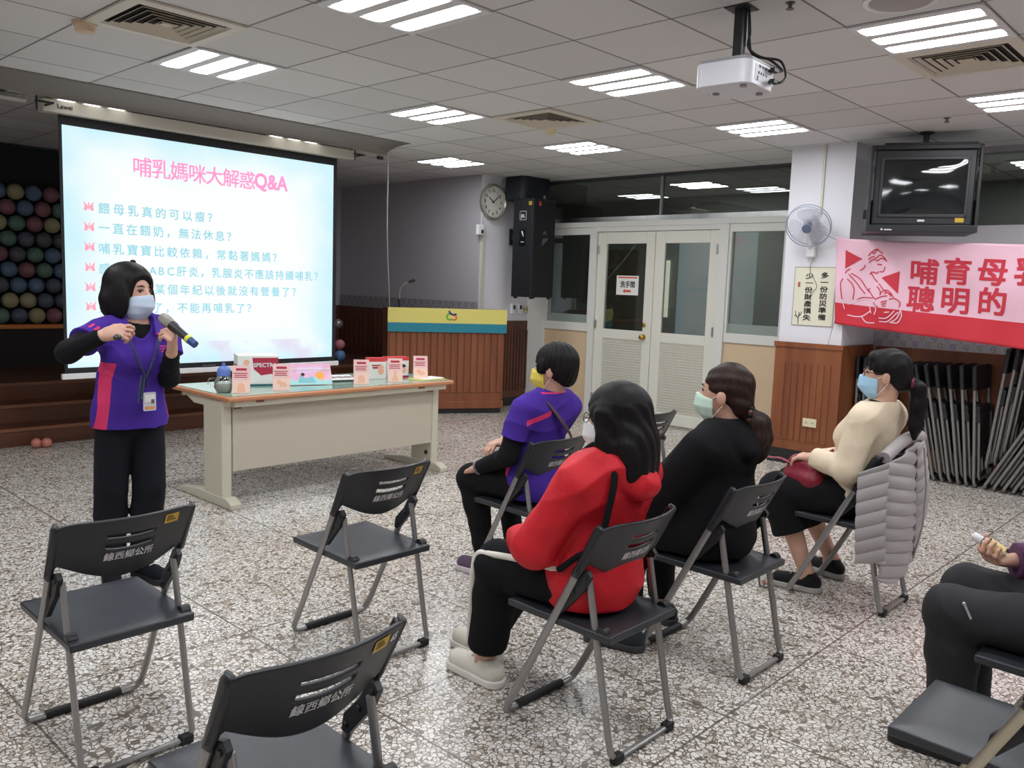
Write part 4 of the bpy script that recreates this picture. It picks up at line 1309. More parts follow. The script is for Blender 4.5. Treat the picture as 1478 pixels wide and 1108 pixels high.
mb = MB(); mb.box((0, 0, .0015), (.28, .16, .003)); mb.mi = 1; mb.box((.05, .02, .0045), (.22, .14, .003), (0, 0, R(12)))
o = mb.build('paper_sheet', [mat('pale_green_paper', (206, 202, 120), .6), M_PAPER], loc=(4.455, 5.12, TZ + .001))
tag(o, 'white and yellow paper sheets lying at the table end', 'paper')

# ================================================================== folding chairs
def make_chair():
    t = thing('folding_chair', 'folding chair', 'chair', (0, 0, 0), 0, 'black folding chairs')
    HW, RW = .195, .172
    # front frame: floor bar in front, tubes rising back to the top of the backrest
    def side(s):
        return [(s * .205, -.158, .775), (s * HW, .0, .475), (s * HW, .185, .11), (s * HW, .222, .045), (s * (HW - .012), .236, .020), (s * (HW - .04), .24, .0145)]
    P = side(-1) + list(reversed(side(1)))
    MB().tube(P, .012, 10, flat=(.0095, .0145)).build('front_frame', M_TUBE, t, smooth=True)
    MB().tube([(-.125, .24, .0145), (.125, .24, .0145)], .0155, 10).build('floor_grip', M_RUBBER, t, smooth=True)
    def rs(s):
        return [(s * RW, -.098, .585), (s * RW, -.205, .08), (s * RW, -.218, .035), (s * (RW - .014), -.224, .018), (s * (RW - .04), -.225, .0145)]
    MB().tube(rs(-1) + list(reversed(rs(1))), .012, 10, flat=(.0095, .0135)).build('rear_frame', M_TUBE, t, smooth=True)
    for s in (-1, 1):
        MB().box((s * (RW - .025), -.225, .016), (.045, .032, .031)).build('foot_cap', M_RUBBER, t, bevel=.006)
        mb = MB()
        g = Matrix(((0, 0, 1, s * .184 - .009), (1, 0, 0, 0), (0, 1, 0, 0), (0, 0, 0, 1)))
        mb.poly([(.018, .455), (-.008, .452), (-.092, .545), (-.120, .60), (-.104, .618), (-.082, .612), (-.050, .560), (.010, .500)], g, .018)
        for y, z in ((-.0, .475), (-.098, .592), (-.05, .535)):
            mb.cyl((s * .184 - .014, y, z), (s * .184 + .014, y, z), .008, n=10)
        mb.build('hinge_bracket', M_BLACKPLASTIC, t, bevel=.002)
        MB().cyl((s * .158, -.166, .425), (s * .19, -.166, .425), .021, n=16).build('pivot_cap', M_BLACKPLASTIC, t, bevel=.003)
    # seat
    mb = MB()
    def seat(u, v):
        x = (u - .5) * .385 * (1 - .0 * v)
        y = -.205 + .445 * v
        e = max(abs(2 * u - 1) ** 6, abs(2 * v - 1) ** 6)
        dish = -.010 * (1 - abs(2 * u - 1) ** 3) * (1 - abs(2 * v - 1) ** 3)
        return Vector((x, y, .437 + .006 * v - .012 * e + dish))
    mb.grid(seat, 24, 24)
    ed = [e for e in mb.bm.edges if e.is_boundary]
    r = bmesh.ops.extrude_edge_only(mb.bm, edges=ed)
    for v in r['geom']:
        if isinstance(v, bmesh.types.BMVert):
            v.co.z -= .026
            v.co.x *= .985
    ed = [e for e in mb.bm.edges if e.is_boundary]
    bmesh.ops.holes_fill(mb.bm, edges=ed)
    mb.build('seat', M_SEAT, t, smooth=True, bevel=.004)
    # backrest
    mb = MB()
    def back(u, v):
        x = (u - .5) * .43
        c = math.cos(PI * (u - .5))
        zl = .655 - .078 * max(0, c) ** 1.1
        if abs(2 * u - 1) > .88:
            zl = .648 - .04 * min(1, (abs(2 * u - 1) - .88) / .05)
        zt = .786 - .020 * abs(2 * u - 1) ** 8
        z = zl + (zt - zl) * v
        y = -.158 + (.775 - z) * .50 - .055 * max(0, c) ** .9 - .008 * v
        return Vector((x, y, z))
    def slot(u, v):
        return abs(u - .5) < .165 and (.66 < v < .75 or .475 < v < .565)
    mb.grid(back, 60, 42, slot)
    bk = mb.build('backrest', M_BACKPL, t, smooth='all', recalc=False, solid=.009)
    for s in (-1, 1):
        mb = MB(); mb.tube([(s * .207, -.160, .783), (s * .2065, -.157, .776), (s * .205, -.151, .762), (s * .2005, -.085, .632), (s * .2, -.066, .594), (s * .2, -.064, .590)], .02, 14, flat=(.0125, .0185))
        for v in mb.bm.verts:
            if v.co.z > .766 or v.co.z < .5925:
                c0 = Vector((s * .2065, -.157, .776)) if v.co.z > .7 else Vector((s * .2, -.065, .592))
                if v.co.z > .774 or v.co.z < .5915:
                    v.co = c0 + (v.co - c0) * .62
        mb.build('back_sleeve', M_BACKPL, bk, smooth='all')
    mb = MB()
    x = -.072
    for ch in '線西鄉公所':
        mb.text(ch, Matrix.Translation((x, 0, 0)), .030, .0007, sx=1.0)
        x += .0305
    for v in mb.bm.verts:
        u = v.co.x / .43 + .5
        z = .655 + v.co.y - .012 + .0 * u
        c = math.cos(PI * (u - .5))
        y = -.158 + (.775 - z) * .50 - .055 * max(0, c) ** .9 - .008 * .3 - .0075
        v.co = Vector((v.co.x, y, z))
    mb.build('lettering', M_WHITELET, bk, recalc=False)
    return t
CH0 = make_chair()
used_chair = [False]
STICK = []
def place_chair(x, y, label, rz=0, sticker=None, group='black folding chairs set out in rows', mark=False):
    o = CH0 if not used_chair[0] else copy_tree(CH0)
    used_chair[0] = True
    o.location = (x, y, 0)
    o.rotation_euler = (0, 0, R(rz))
    o['label'] = label
    o['group'] = group
    if sticker or mark:
        STICK.append((o, sticker, mark))
    return o
place_chair(1.05, 2.75, 'empty folding chair standing right before the presenter', sticker=True)
place_chair(2.11, 2.80, 'empty folding chair between table and seated row, alone in the middle', sticker=True)
place_chair(.955, 1.56, 'empty folding chair cut by the lower picture edge, nearest the camera', sticker=True, mark=True)
place_chair(2.285, 1.705, 'folding chair under the person in the red jacket')
place_chair(3.11, 1.695, 'folding chair under the person in the black coat')
place_chair(4.26, 1.575, 'folding chair under the person in cream, puffer jacket on its back')
place_chair(3.18, 2.80, 'folding chair under the person in the purple shirt')
place_chair(4.33, 3.00, 'empty folding chair half hidden behind the red jacket and black coat')
o = place_chair(2.375, .44, 'empty folding chair with pale tubes at the lower right corner')
o2 = place_chair(3.03, .41, 'folding chair under the person at the picture edge holding a bottle')
def add_stickers(o, sticker, mark):
    def on_back(mb, dz=0.0):
        for v in mb.bm.verts:
            u = v.co.x / .43 + .5
            c = math.cos(PI * (u - .5))
            y = -.158 + (.775 - v.co.y) * .50 - .055 * max(0, c) ** .9 - .008 - .0065 - v.co.z
            v.co = Vector((v.co.x, y, v.co.y))
        return mb
    if sticker:
        bk = [c for c in o.children if c.name.startswith('backrest')][0]
        mb = MB()
        mb.grid(lambda a, b: Vector((.098 + .05 * a, .738 + .032 * b, 0)), 6, 2)
        mb.mi = 1
        for k in range(3):
            mb.grid(lambda a, b: Vector((.104 + (.034 - .006 * k) * a, .747 + .007 * k + .0035 * b, .0008)), 5, 1)
        on_back(mb).build('inventory_sticker', [M_YELLOWST, M_DARKINK], bk)
    if mark:
        bk = [c for c in o.children if c.name.startswith('backrest')][0]
        mb = MB(); mb.text('65', Matrix.Translation((.158, .742, .0005)), .03, .0006, sx=.8)
        on_back(mb).build('painted_number', M_WHITELET, bk, recalc=False)
for _a in STICK:
    add_stickers(*_a)
for ch in o.children:
    if ch.name.startswith(('front_frame', 'rear_frame')):
        ch.data = ch.data.copy()
        ch.data.materials[0] = M_TUBEGOLD

# ---- folded chairs along the wall
def make_folded():
    t = thing('stored_chair', 'folded chair', 'chair', (0, 0, 0), 0, 'folded chairs along the wall')
    W2 = .205
    P = [(-W2, .0, .97), (-W2, 0, .05), (-W2 + .03, 0, .014), (W2 - .03, 0, .014), (W2, 0, .05), (W2, 0, .97)]
    MB().tube(P, .012, 8, flat=(.0125, .0125)).build('front_frame', M_TUBE, t, smooth=True)
    w = .178
    P = [(-w, -.026, .60), (-w, -.026, .10), (-w + .03, -.026, .065), (w - .03, -.026, .065), (w, -.026, .10), (w, -.026, .60)]
    MB().tube(P, .012, 8).build('rear_frame', M_TUBE, t, smooth=True)
    mb = MB(); mb.poly(rrect(.44, .21, .05, 5), frame_y(0, .006, .90), .012); mb.build('backrest', M_BACKPL, t, bevel=.004)
    for s in (-1, 1):
        mb = MB(); mb.tube([(s * .208, 0, .998), (s * .208, 0, .99), (s * .208, 0, .80)], [.010, .018, .018], 10)
        mb.build('back_sleeve', M_BACKPL, t, smooth=True)
    mb = MB(); mb.poly(rrect(.345, .44, .04, 5), frame_y(0, .005, .46), .02); mb.build('seat', M_SEAT, t, bevel=.004)
    for s in (-1, 1):
        mb = MB(); mb.box((s * .195, -.013, .60), (.014, .05, .13)); mb.cyl((s * .21, -.013, .63), (s * .186, -.013, .63), .012, n=10); mb.build('hinge_bracket', M_BLACKPLASTIC, t, bevel=.004)
    MB().tube([(-.15, 0, .014), (.15, 0, .014)], .0155, 8).build('floor_grip', M_RUBBER, t, smooth=True)
    return t
FC0 = make_folded(); used_f = [False]
def place_folded(y, lean, z, label, x=7.77):
    """lean: degrees the top tips toward +y"""
    o = FC0 if not used_f[0] else copy_tree(FC0)
    used_f[0] = True
    o.location = (x, y, z)
    o.rotation_euler = (R(-lean), 0, 0)
    o['label'] = label
    o['group'] = 'folded chairs along the wall'
ORD = ['first', 'second', 'third', 'fourth', 'fifth']
for k, y in enumerate((2.855, 2.79, 2.725, 2.66)):
    place_folded(y, 1.5, .006, 'folded chair upright beside the brown pillar, %s from the pillar' % ORD[k])
for k, y in enumerate((2.235, 2.172, 2.108, 2.045)):
    place_folded(y, 14 - k, .008, 'folded chair in the bundle tilting toward the pillar, %s from the pillar' % ORD[k])
for k, (y, l) in enumerate(((1.98, 9), (1.92, 6.8), (1.86, 4.5))):
    place_folded(y, l, .006, 'nearly upright folded chair, %s of the three after the pillar-tilted bundle' % ORD[k])
for k, (y, l, z) in enumerate(((1.795, -5, .165), (1.735, -5.5, .20), (1.675, -6, .31))):
    place_folded(y, l, z, 'folded chair lifted highest under the banner, %s of three from the pillar' % ORD[k], 7.79)
for k, (y, l) in enumerate(((1.79, -26), (1.72, -26.5), (1.65, -27), (1.58, -27.5), (1.51, -28))):
    place_folded(y, l, .012, 'folded chair sloping away from the pillar, %s from the pillar' % ORD[k], 7.74)
# ================================================================== people: smooth blended surfaces
def V(*a):
    return np.array(a, float)
def unit(v):
    v = np.array(v, float)
    return v / np.linalg.norm(v)

class Field:
    """a signed distance field blended from limbs and ellipsoids, meshed by surface nets"""
    def __init__(self, vox=.006):
        self.v = vox
        self.p = []
        self.cuts = []
        self.noise = None
    def add(self, fn, lo, hi, k, op):
        m = k + 3 * self.v
        self.p.append((fn, np.minimum(lo, hi) - m, np.maximum(lo, hi) + m, k, op))
        return self
    def cone(self, a, b, ra, rb, k=.02, flat=None, clip=None, op='u'):
        a, b = np.array(a, float), np.array(b, float)
        ab = b - a
        L2 = max(float(ab @ ab), 1e-9)
        def fn(P):
            q = P - a
            t = np.clip((q @ ab) / L2, 0, 1)
            q = q - t[..., None] * ab
            if flat is not None:
                n, f = flat
                q = q + (q @ n)[..., None] * n * (f - 1)
            d = np.sqrt((q * q).sum(-1)) - (ra + (rb - ra) * t)
            if flat is not None and flat[1] > 1:
                d = d / (1 + (flat[1] - 1) * .35)
            if clip is not None:
                for c, n in clip:
                    d = np.maximum(d, (P - c) @ n)
            return d
        r = max(ra, rb)
        if flat is not None and flat[1] < 1:
            r = r / flat[1]
        return self.add(fn, np.minimum(a, b) - r, np.maximum(a, b) + r, k, op)
    def chain(self, pts, rad, k=.015, **kw):
        for i in range(len(pts) - 1):
            self.cone(pts[i], pts[i + 1], rad[i], rad[i + 1], k, **kw)
        return self
    def ell(self, c, rad, M=None, k=.02, op='u', clip=None):
        c = np.array(c, float)
        rad = np.array(rad, float)
        Mi = np.eye(3) if M is None else np.array(M)          # columns: local axes
        def fn(P):
            q = (P - c) @ Mi / rad
            n = np.sqrt((q * q).sum(-1))
            g = np.sqrt(((q / rad) ** 2).sum(-1))
            d = n * (n - 1) / np.maximum(g, 1e-6)
            if clip is not None:
                for cc, nn in clip:
                    d = np.maximum(d, (P - cc) @ nn)
            return d
        R3 = np.abs(Mi) @ rad
        return self.add(fn, c - R3, c + R3, k, op)
    def cut(self, c, n):
        """keep the side against n"""
        self.cuts.append((np.array(c, float), unit(n)))
        return self
    def mesh(self):
        us = [q for q in self.p if q[4] == 'u']
        lo = np.min([q[1] for q in us], 0)
        hi = np.max([q[2] for q in us], 0)
        h = self.v
        n = np.ceil((hi - lo) / h).astype(int) + 2
        F = np.full(n, .09, np.float32)
        ax = [lo[i] + h * np.arange(n[i]) for i in range(3)]
        for fn, a, b, k, op in self.p:
            i0 = np.clip(np.floor((a - lo) / h).astype(int), 0, n - 1)
            i1 = np.clip(np.ceil((b - lo) / h).astype(int) + 1, 1, n)
            if np.any(i1 <= i0):
                continue
            sl = tuple(slice(i0[i], i1[i]) for i in range(3))
            G = np.stack(np.meshgrid(*[ax[i][sl[i]] for i in range(3)], indexing='ij'), -1)
            d = fn(G).astype(np.float32)
            S = F[sl]
            if op == 'u':
                hh = np.maximum(k - np.abs(S - d), 0) / max(k, 1e-6)
                F[sl] = np.minimum(S, d) - hh * hh * k * .25
            elif op == 's':
                hh = np.maximum(k - np.abs(S + d), 0) / max(k, 1e-6)
                F[sl] = np.maximum(S, -d) + hh * hh * k * .25
        for c, nn in self.cuts:
            pl = ((ax[0] - c[0]) * nn[0])[:, None, None] + ((ax[1] - c[1]) * nn[1])[None, :, None] + ((ax[2] - c[2]) * nn[2])[None, None, :]
            F = np.maximum(F, pl.astype(np.float32))
        if self.noise is not None:
            m = np.argwhere(np.abs(F) < .03)
            P = lo + m * h
            F[m[:, 0], m[:, 1], m[:, 2]] += self.noise(P).astype(np.float32)
        F[0], F[-1], F[:, 0], F[:, -1], F[:, :, 0], F[:, :, -1] = (.05,) * 6
        S = F < 0
        corners = [(i, j, k) for i in (0, 1) for j in (0, 1) for k in (0, 1)]
        sub = lambda A, c: A[c[0]:A.shape[0] - 1 + c[0], c[1]:A.shape[1] - 1 + c[1], c[2]:A.shape[2] - 1 + c[2]]
        cnt = sum(sub(S, c).astype(np.int8) for c in corners)
        I = np.argwhere((cnt > 0) & (cnt < 8))
        idx = np.full(cnt.shape, -1, np.int32)
        idx[I[:, 0], I[:, 1], I[:, 2]] = np.arange(len(I))
        acc = np.zeros((len(I), 3)); w = np.zeros(len(I))
        for c in corners:
            for a in range(3):
                if c[a]:
                    continue
                e = list(c); e[a] = 1
                f0 = F[I[:, 0] + c[0], I[:, 1] + c[1], I[:, 2] + c[2]]
                f1 = F[I[:, 0] + e[0], I[:, 1] + e[1], I[:, 2] + e[2]]
                m = (f0 < 0) != (f1 < 0)
                t = np.where(m, f0 / np.where(m, f0 - f1, 1), 0)
                q = np.array(c, float)[None].repeat(len(I), 0)
                q[:, a] += t
                acc += q * m[:, None]; w += m
        verts = lo + (I + acc / w[:, None]) * h
        quads = []
        for a in range(3):
            b, c = (a + 1) % 3, (a + 2) % 3
            s0 = [slice(None)] * 3; s1 = [slice(None)] * 3
            s0[a] = slice(0, -1); s1[a] = slice(1, None)
            A, B = S[tuple(s0)], S[tuple(s1)]
            E = np.argwhere(A != B)
            E = E[(E[:, b] > 0) & (E[:, c] > 0)]
            E = E[(E[:, b] < cnt.shape[b]) & (E[:, c] < cnt.shape[c])]
            fl = A[E[:, 0], E[:, 1], E[:, 2]]
            def at(db, dc):
                q = E.copy(); q[:, b] -= db; q[:, c] -= dc
                return idx[q[:, 0], q[:, 1], q[:, 2]]
            Q = np.stack([at(1, 1), at(0, 1), at(0, 0), at(1, 0)], 1)
            Q[~fl] = Q[~fl][:, ::-1]
            quads.append(Q)
        Q = np.concatenate(quads)
        return verts, Q[(Q >= 0).all(1)]
    def build(self, name, mats, base, parent=None, pred=None, relax=1, trim=None):
        v, q = self.mesh()
        if relax:                                   # light Laplacian relax against stair steps
            e = np.concatenate([q[:, [0, 1]], q[:, [1, 2]], q[:, [2, 3]], q[:, [3, 0]]])
            for _ in range(relax):
                s = np.zeros_like(v); c = np.zeros(len(v))
                for i, j in ((0, 1), (1, 0)):
                    np.add.at(s, e[:, i], v[e[:, j]]); np.add.at(c, e[:, i], 1)
                v = v * .5 + .5 * s / np.maximum(c, 1)[:, None]
        me = bpy.data.meshes.new(name)
        me.vertices.add(len(v)); me.loops.add(q.size); me.polygons.add(len(q))
        me.vertices.foreach_set('co', (v - np.array(base)).astype(np.float32).ravel())
        me.loops.foreach_set('vertex_index', q.astype(np.int32).ravel())
        me.polygons.foreach_set('loop_start', np.arange(0, q.size, 4, dtype=np.int32))
        me.polygons.foreach_set('loop_total', np.full(len(q), 4, np.int32))
        me.polygons.foreach_set('use_smooth', np.ones(len(q), bool))
        if not isinstance(mats, (list, tuple)):
            mats = [mats]
        for m in mats:
            me.materials.append(m)
        if pred is not None:
            c = v[q].mean(1)
            mi = np.zeros(len(q), np.int32)
            for k, f in enumerate(pred):
                mi[f(c)] = k + 1
            me.polygons.foreach_set('material_index', mi)
        me.update()
        if trim is not None:
            me.attributes.new('trim', 'FLOAT', 'POINT').data.foreach_set('value', trim(v).astype(np.float32))
        me.validate()
        o = bpy.data.objects.new(name, me)
        COL.objects.link(o)
        if parent:
            o.parent = parent
        else:
            o.location = base
        return o

def wrinkles(amp, f=34, seed=0.0, vertical=.6):
    """soft cloth folds: domain-warped ridges a few centimetres apart"""
    def n(P):
        x, y, z = P[:, 0] + seed, P[:, 1] - seed * .7, P[:, 2]
        a = f * 1.9 * z + 2.4 * np.sin(f * .42 * x + 1.3 * np.sin(f * .3 * y)) + 2.0 * np.sin(f * .35 * (y + .6 * z) + seed)
        b = f * 1.5 * (x * .7 + y * .7) + 2.6 * np.sin(f * .33 * z + seed) + 1.5 * np.sin(f * .5 * (x - y))
        m = .5 + .5 * np.sin(f * .28 * (x + y - z) + 3 * seed)
        r1 = 1 - 2 * np.abs(np.sin(a * .5)) ** .8
        r2 = 1 - 2 * np.abs(np.sin(b * .5)) ** .8
        return -amp * .62 * (m * r1 + (1 - m) * r2)
    return n

SKIN = mat('skin', (206, 160, 138), .5, noise=(9, .06, (1, 1, 1)))
def hair_material(name, c, st=(60, 60, 5)):
    g = N(name)
    tc = g.node('TexCoord')
    mp = g.node('Mapping'); mp.inputs['Scale'].default_value = st
    g.link(tc.outputs['Object'], mp.inputs[0])
    n = g.node('TexNoise'); n.inputs['Scale'].default_value = 3; n.inputs['Detail'].default_value = 3
    g.link(mp.outputs[0], n.inputs['Vector'])
    g.link(g.ramp(n.outputs['Fac'], [(.3, rgb(*[v * .7 for v in c])), (.7, rgb(*[min(255, v * 1.25) for v in c]))]), g.b.inputs['Base Color'])
    bp = g.node('Bump'); bp.inputs['Strength'].default_value = .3; bp.inputs['Distance'].default_value = .003
    g.link(n.outputs['Fac'], bp.inputs['Height']); g.link(bp.outputs[0], g.b.inputs['Normal'])
    g.b.inputs['Roughness'].default_value = .5
    g.b.inputs['Specular IOR Level'].default_value = .2
    return g.m
HAIR_BLACK = hair_material('black_hair', (20, 17, 18))
HAIR_BROWN = hair_material('dark_brown_hair', (46, 32, 28))
def trim_cloth(name, a, b):
    """two cloth colours parted along the mesh attribute 'trim'"""
    g = N(name)
    at = g.node('Attribute'); at.attribute_name = 'trim'
    g.link(g.mix(g.math('GREATER_THAN', at.outputs['Fac'], 0.0), rgb(*a), rgb(*b)), g.b.inputs['Base Color'])
    g.b.inputs['Roughness'].default_value = .85
    g.b.inputs['Specular IOR Level'].default_value = .25
    tc = g.node('TexCoord'); n = g.node('TexNoise'); n.inputs['Scale'].default_value = 420
    bp = g.node('Bump'); bp.inputs['Strength'].default_value = .12; bp.inputs['Distance'].default_value = .01
    g.link(tc.outputs['Object'], n.inputs['Vector']); g.link(n.outputs['Fac'], bp.inputs['Height']); g.link(bp.outputs[0], g.b.inputs['Normal'])
    return g.m
def band(x, c, h):
    return h - np.abs(x - c)
def allof(*a):
    return np.minimum.reduce(a)
def anyof(*a):
    return np.maximum.reduce(a)
def cloth(name, c, rough=.85, sheen=.15, nz=None):
    return mat(name, c, rough, sheen=sheen, spec=.25, bump=(420, .12), noise=nz)
PURPLE = cloth('purple_polo', (72, 44, 150))
HOTPINK = cloth('hot_pink_trim', (226, 62, 112))
POLO = trim_cloth('purple_pink_polo', (72, 44, 150), (226, 62, 112))
BLACKC = cloth('black_fabric', (17, 17, 20), .9, 0.0)
NAVYC = cloth('dark_navy_fabric', (19, 21, 29), .9, 0.0)
REDC = mat('red_windbreaker', (206, 32, 44), .55, spec=.3, bump=(15, .55))
CREAMC = mat('cream_knit', (226, 208, 182), .9, spec=.2, bump=(26, .3))
WHITEC = cloth('white_fabric', (226, 222, 210))
MASK_BLUE = mat('mask_pale_blue', (196, 212, 232), .7)
MASK_SKY = mat('mask_sky_blue', (166, 206, 232), .7)
MASK_MINT = mat('mask_mint', (196, 222, 206), .7)
MASK_YEL = mat('mask_yellow', (226, 206, 84), .7)
MASK_WHITE = mat('mask_white', (226, 226, 226), .7)
EYEW = mat('eye_white', (190, 178, 172), .3)
EYED = mat('eye_dark', (32, 22, 18), .15)

class Person:
    """joints are world points; every mesh is stored relative to self.base"""
    def __init__(self, base, fwd, hc, hf, hs=1.0):
        self.base = np.array(base, float)
        self.f = unit(fwd)
        self.l = V(-self.f[1], self.f[0], 0)
        self.hc = np.array(hc, float)
        hf = unit(hf)
        r = unit(np.cross(hf, V(0, 0, 1)))
        u = np.cross(r, hf)
        self.HM = np.stack([r, hf, u], 1)           # columns right, forward, up
        self.hs = hs
        self.J = {}
        self.w = 1.0
        self.body = Field(.005)
    def h(self, x, y, z):
        return self.hc + self.HM @ (V(x, y, z) * self.hs)
    def head(self):
        b, s = self.body, self.hs
        E = lambda c, r, k=.02, op='u': b.ell(self.h(*c), V(*r) * s, self.HM, k, op)
        E((0, -.012, .030), (.074, .093, .086))
        E((0, .030, -.030), (.060, .062, .084), .03)
        b.cone(self.h(0, .060, -.098), self.h(0, .052, -.09), .022 * s, .026 * s, .025)
        for q in (-1, 1):
            E((q * .031, .092, .012), (.016, .012, .009), .008, 's')
            E((q * .077, -.004, -.014), (.009, .020, .031), .008)
        b.cone(self.h(0, .088, .008), self.h(0, .105, -.026), .008 * s, .013 * s, .012)
        E((0, .088, -.058), (.022, .009, .006), .006)
        E((0, .086, -.069), (.018, .009, .006), .006)
    def neck(self, nb, r=.052):
        self.nb = np.array(nb, float)
        self.body.cone(self.h(0, -.022, -.055), self.nb, r * .95, r * 1.1, .03)
    def torso(self, F, o=0.0, k=.04, low=True):
        J, fl, w = self.J, (self.f, 1.34), self.w
        if low:
            F.cone(J['pel'] + self.l * .05, J['pel'] - self.l * .05, .105 * w + o, .105 * w + o, k, (self.f, 1.12))
        F.cone(J['pel'] + V(0, 0, .02), J['waist'], .135 * w + o, .120 * w + o, k, fl)
        F.cone(J['waist'], J['chest'], .120 * w + o, .136 * w + o, k, fl)
        F.cone(J['shL'] * .84 + J['shR'] * .16 - V(0, 0, .015), J['shR'] * .84 + J['shL'] * .16 - V(0, 0, .015), .054 + o, .054 + o, k)
        for s in (-1, 1):
            F.ell(J['chest'] + self.l * s * .064 + self.f * .070 + V(0, 0, -.02), (.062 + o * .7,) * 3, None, .04)
            sh = J['shL'] if s > 0 else J['shR']
            F.cone(self.nb - V(0, 0, .02), self.nb * .35 + sh * .65, .044 + o, .044 + o, .03)
    def arm(self, F, S, o=0.0, t1=1.0, k=.025, r=(.046, .038, .037, .025), clip=True):
        J = self.J
        sh, el, wr = J['sh' + S], J['el' + S], J['wr' + S]
        F.cone(sh, el, r[0] + o, r[1] + o, k)
        if t1 > 0:
            e = el + (wr - el) * t1
            F.cone(el, e, r[2] + o, r[2] + (r[3] - r[2]) * t1 + o, k, clip=[(e, unit(wr - el))] if clip else None)
    def leg(self, F, S, o=0.0, t1=1.0, k=.03, r=(.088, .062, .056, .036), clip=False):
        J = self.J
        hp, kn, an = J['hip' + S], J['kn' + S], J['an' + S]
        F.cone(hp, kn, r[0] + o, r[1] + o, k)
        e = kn + (an - kn) * t1
        m = kn + (e - kn) * .35 - self.f * .008
        F.cone(kn, m, r[1] + o, r[2] + o + .002, k)
        F.cone(m, e, r[2] + o, r[2] + (r[3] - r[2]) * t1 + o, k, clip=[(e, unit(an - kn))] if clip else None)
    def foot(self, S, d):
        J = self.J
        a = J['an' + S]; d = unit(d)
        self.body.cone(a, V(a[0], a[1], .05) + d * .02, .036, .034, .02)
        self.body.cone(V(a[0], a[1], .045) - d * .03, V(a[0], a[1], .032) + d * .13, .034, .024, .02)
    def hand(self, S, d, n, curl=(.5, .6, .5), thumb=(.5, .5), spread=.12, sc=.95, per=None):
        """d: wrist to knuckles, n: back of the hand; fingers curl away from n"""
        b = self.body
        w = self.J['wr' + S]
        d = unit(d); n = np.array(n, float); n = unit(n - d * (n @ d))
        t = np.cross(d, n) if S == 'R' else np.cross(n, d)     # thumb side
        t = -t
        b.cone(w, w + d * .035 * sc, .025 * sc, .026 * sc, .015, (n, 1.25))
        K = []
        for i, (off, L) in enumerate(((.030, .92), (.010, 1.0), (-.010, .94), (-.028, .76))):
            kb = w + d * (.088 - .006 * abs(i - 1)) * sc + t * off * sc
            K.append(kb)
            b.cone(w + d * .02 * sc + t * off * .6 * sc, kb, .0155 * sc, .0125 * sc, .012)
            cu = curl if per is None else per[i]
            dirn = unit(d + t * spread * (1 - i * .66))
            p = kb
            a = 0
            for sgi, (ln, rr) in enumerate(((.044, .0095), (.027, .0086), (.021, .0078))):
                a += cu[sgi]
                q = p + (dirn * math.cos(a) - n * math.sin(a)) * ln * L * sc
                b.cone(p, q, rr * sc * 1.02, rr * sc * .93, .004)
                p = q
        tb = w + d * .028 * sc + t * .022 * sc
        td = unit(t * .75 + d * .62 - n * thumb[0])
        p1 = tb + td * .040 * sc
        td2 = unit(td + d * .35 - n * thumb[1] - t * .15)
        p2 = p1 + td2 * .032 * sc
        b.cone(tb - d * .01, p1, .015 * sc, .0115 * sc, .012)
        td3 = unit(td2 + d * .2 - n * thumb[1] * .6 - t * .25)
        b.cone(p1, p2, .0112 * sc, .0095 * sc, .005)
        b.cone(p2, p2 + td3 * .022 * sc, .0095 * sc, .008 * sc, .005)
        return K
    def finish(self, label, skin=SKIN):
        o = self.body.build('person', skin, self.base)
        tag(o, label, 'person')
        self.o = o
        return o
    def add(self, F, name, mats, pred=None, label=None, relax=1, trim=None):
        o = F.build(name, mats, self.base, self.o, pred, relax, trim)
        if label:
            o['label'] = label
        return o
    def addmb(self, mb, name, mats, **kw):
        for v in mb.bm.verts:
            v.co -= Vector(self.base)
        return mb.build(name, mats, self.o, **kw)
    def eyes(self, brow=True):
        s = self.hs
        for q in (-1, 1):
            mb = MB(); c = self.h(q * .031, .0715, .0115)
            mb.ball(c, .0118 * s, 14)
            mb.mi = 1; mb.ball(self.h(q * .0318, .0770, .0110), .0080 * s, 12)
            self.addmb(mb, 'eye', [EYEW, EYED], smooth='all')
            if brow:
                mb = MB(); mb.tube([self.h(q * .014, .0885, .031), self.h(q * .03, .0865, .035), self.h(q * .048, .077, .031)], [.0025 * s, .0035 * s, .0018 * s], 6)
                self.addmb(mb, 'eyebrow', HAIR_BLACK, smooth='all')
            mb = MB(); mb.tube([self.h(q * .017, .0845, .0155), self.h(q * .031, .0850, .0180), self.h(q * .046, .077, .0145)], .0022 * s, 6)
            self.addmb(mb, 'eyelash', EYED, smooth='all')
    def mask(self, m, label=None):
        F = Field(.0035); s = self.hs
        E = lambda c, r, k=.02, op='u': F.ell(self.h(*c), V(*r) * s, self.HM, k, op)
        E((0, .026, -.050), (.071, .080, .086))
        F.cone(self.h(0, .098, -.012), self.h(0, .094, -.05), .020 * s, .030 * s, .03)
        F.cut(self.h(0, .09, -.006), self.HM @ V(0, -.25, 1)); F.cut(self.h(0, .06, -.122), self.HM @ V(0, -.15, -1))
        F.cut(self.h(0, .030, -.06), self.HM @ V(0, -1, 0))
        hc, HM = self.hc, self.HM
        def pleat(P):
            z = ((P - hc) @ HM)[:, 2] / s
            return .0016 * np.abs(np.sin((z + .02) * 90))
        F.noise = pleat
        o = self.add(F, 'face_mask', m, label=label)
        for q in (-1, 1):
            for z0, z1 in ((-.018, .012), (-.10, -.04)):
                mb = MB(); mb.tube([self.h(q * .066, .034, z0), self.h(q * .074, .015, z0 * .6 + z1 * .4), self.h(q * .081, -.012, z1)], .0016, 6)
                c = self.addmb(mb, 'ear_loop', MASK_WHITE)
        return o
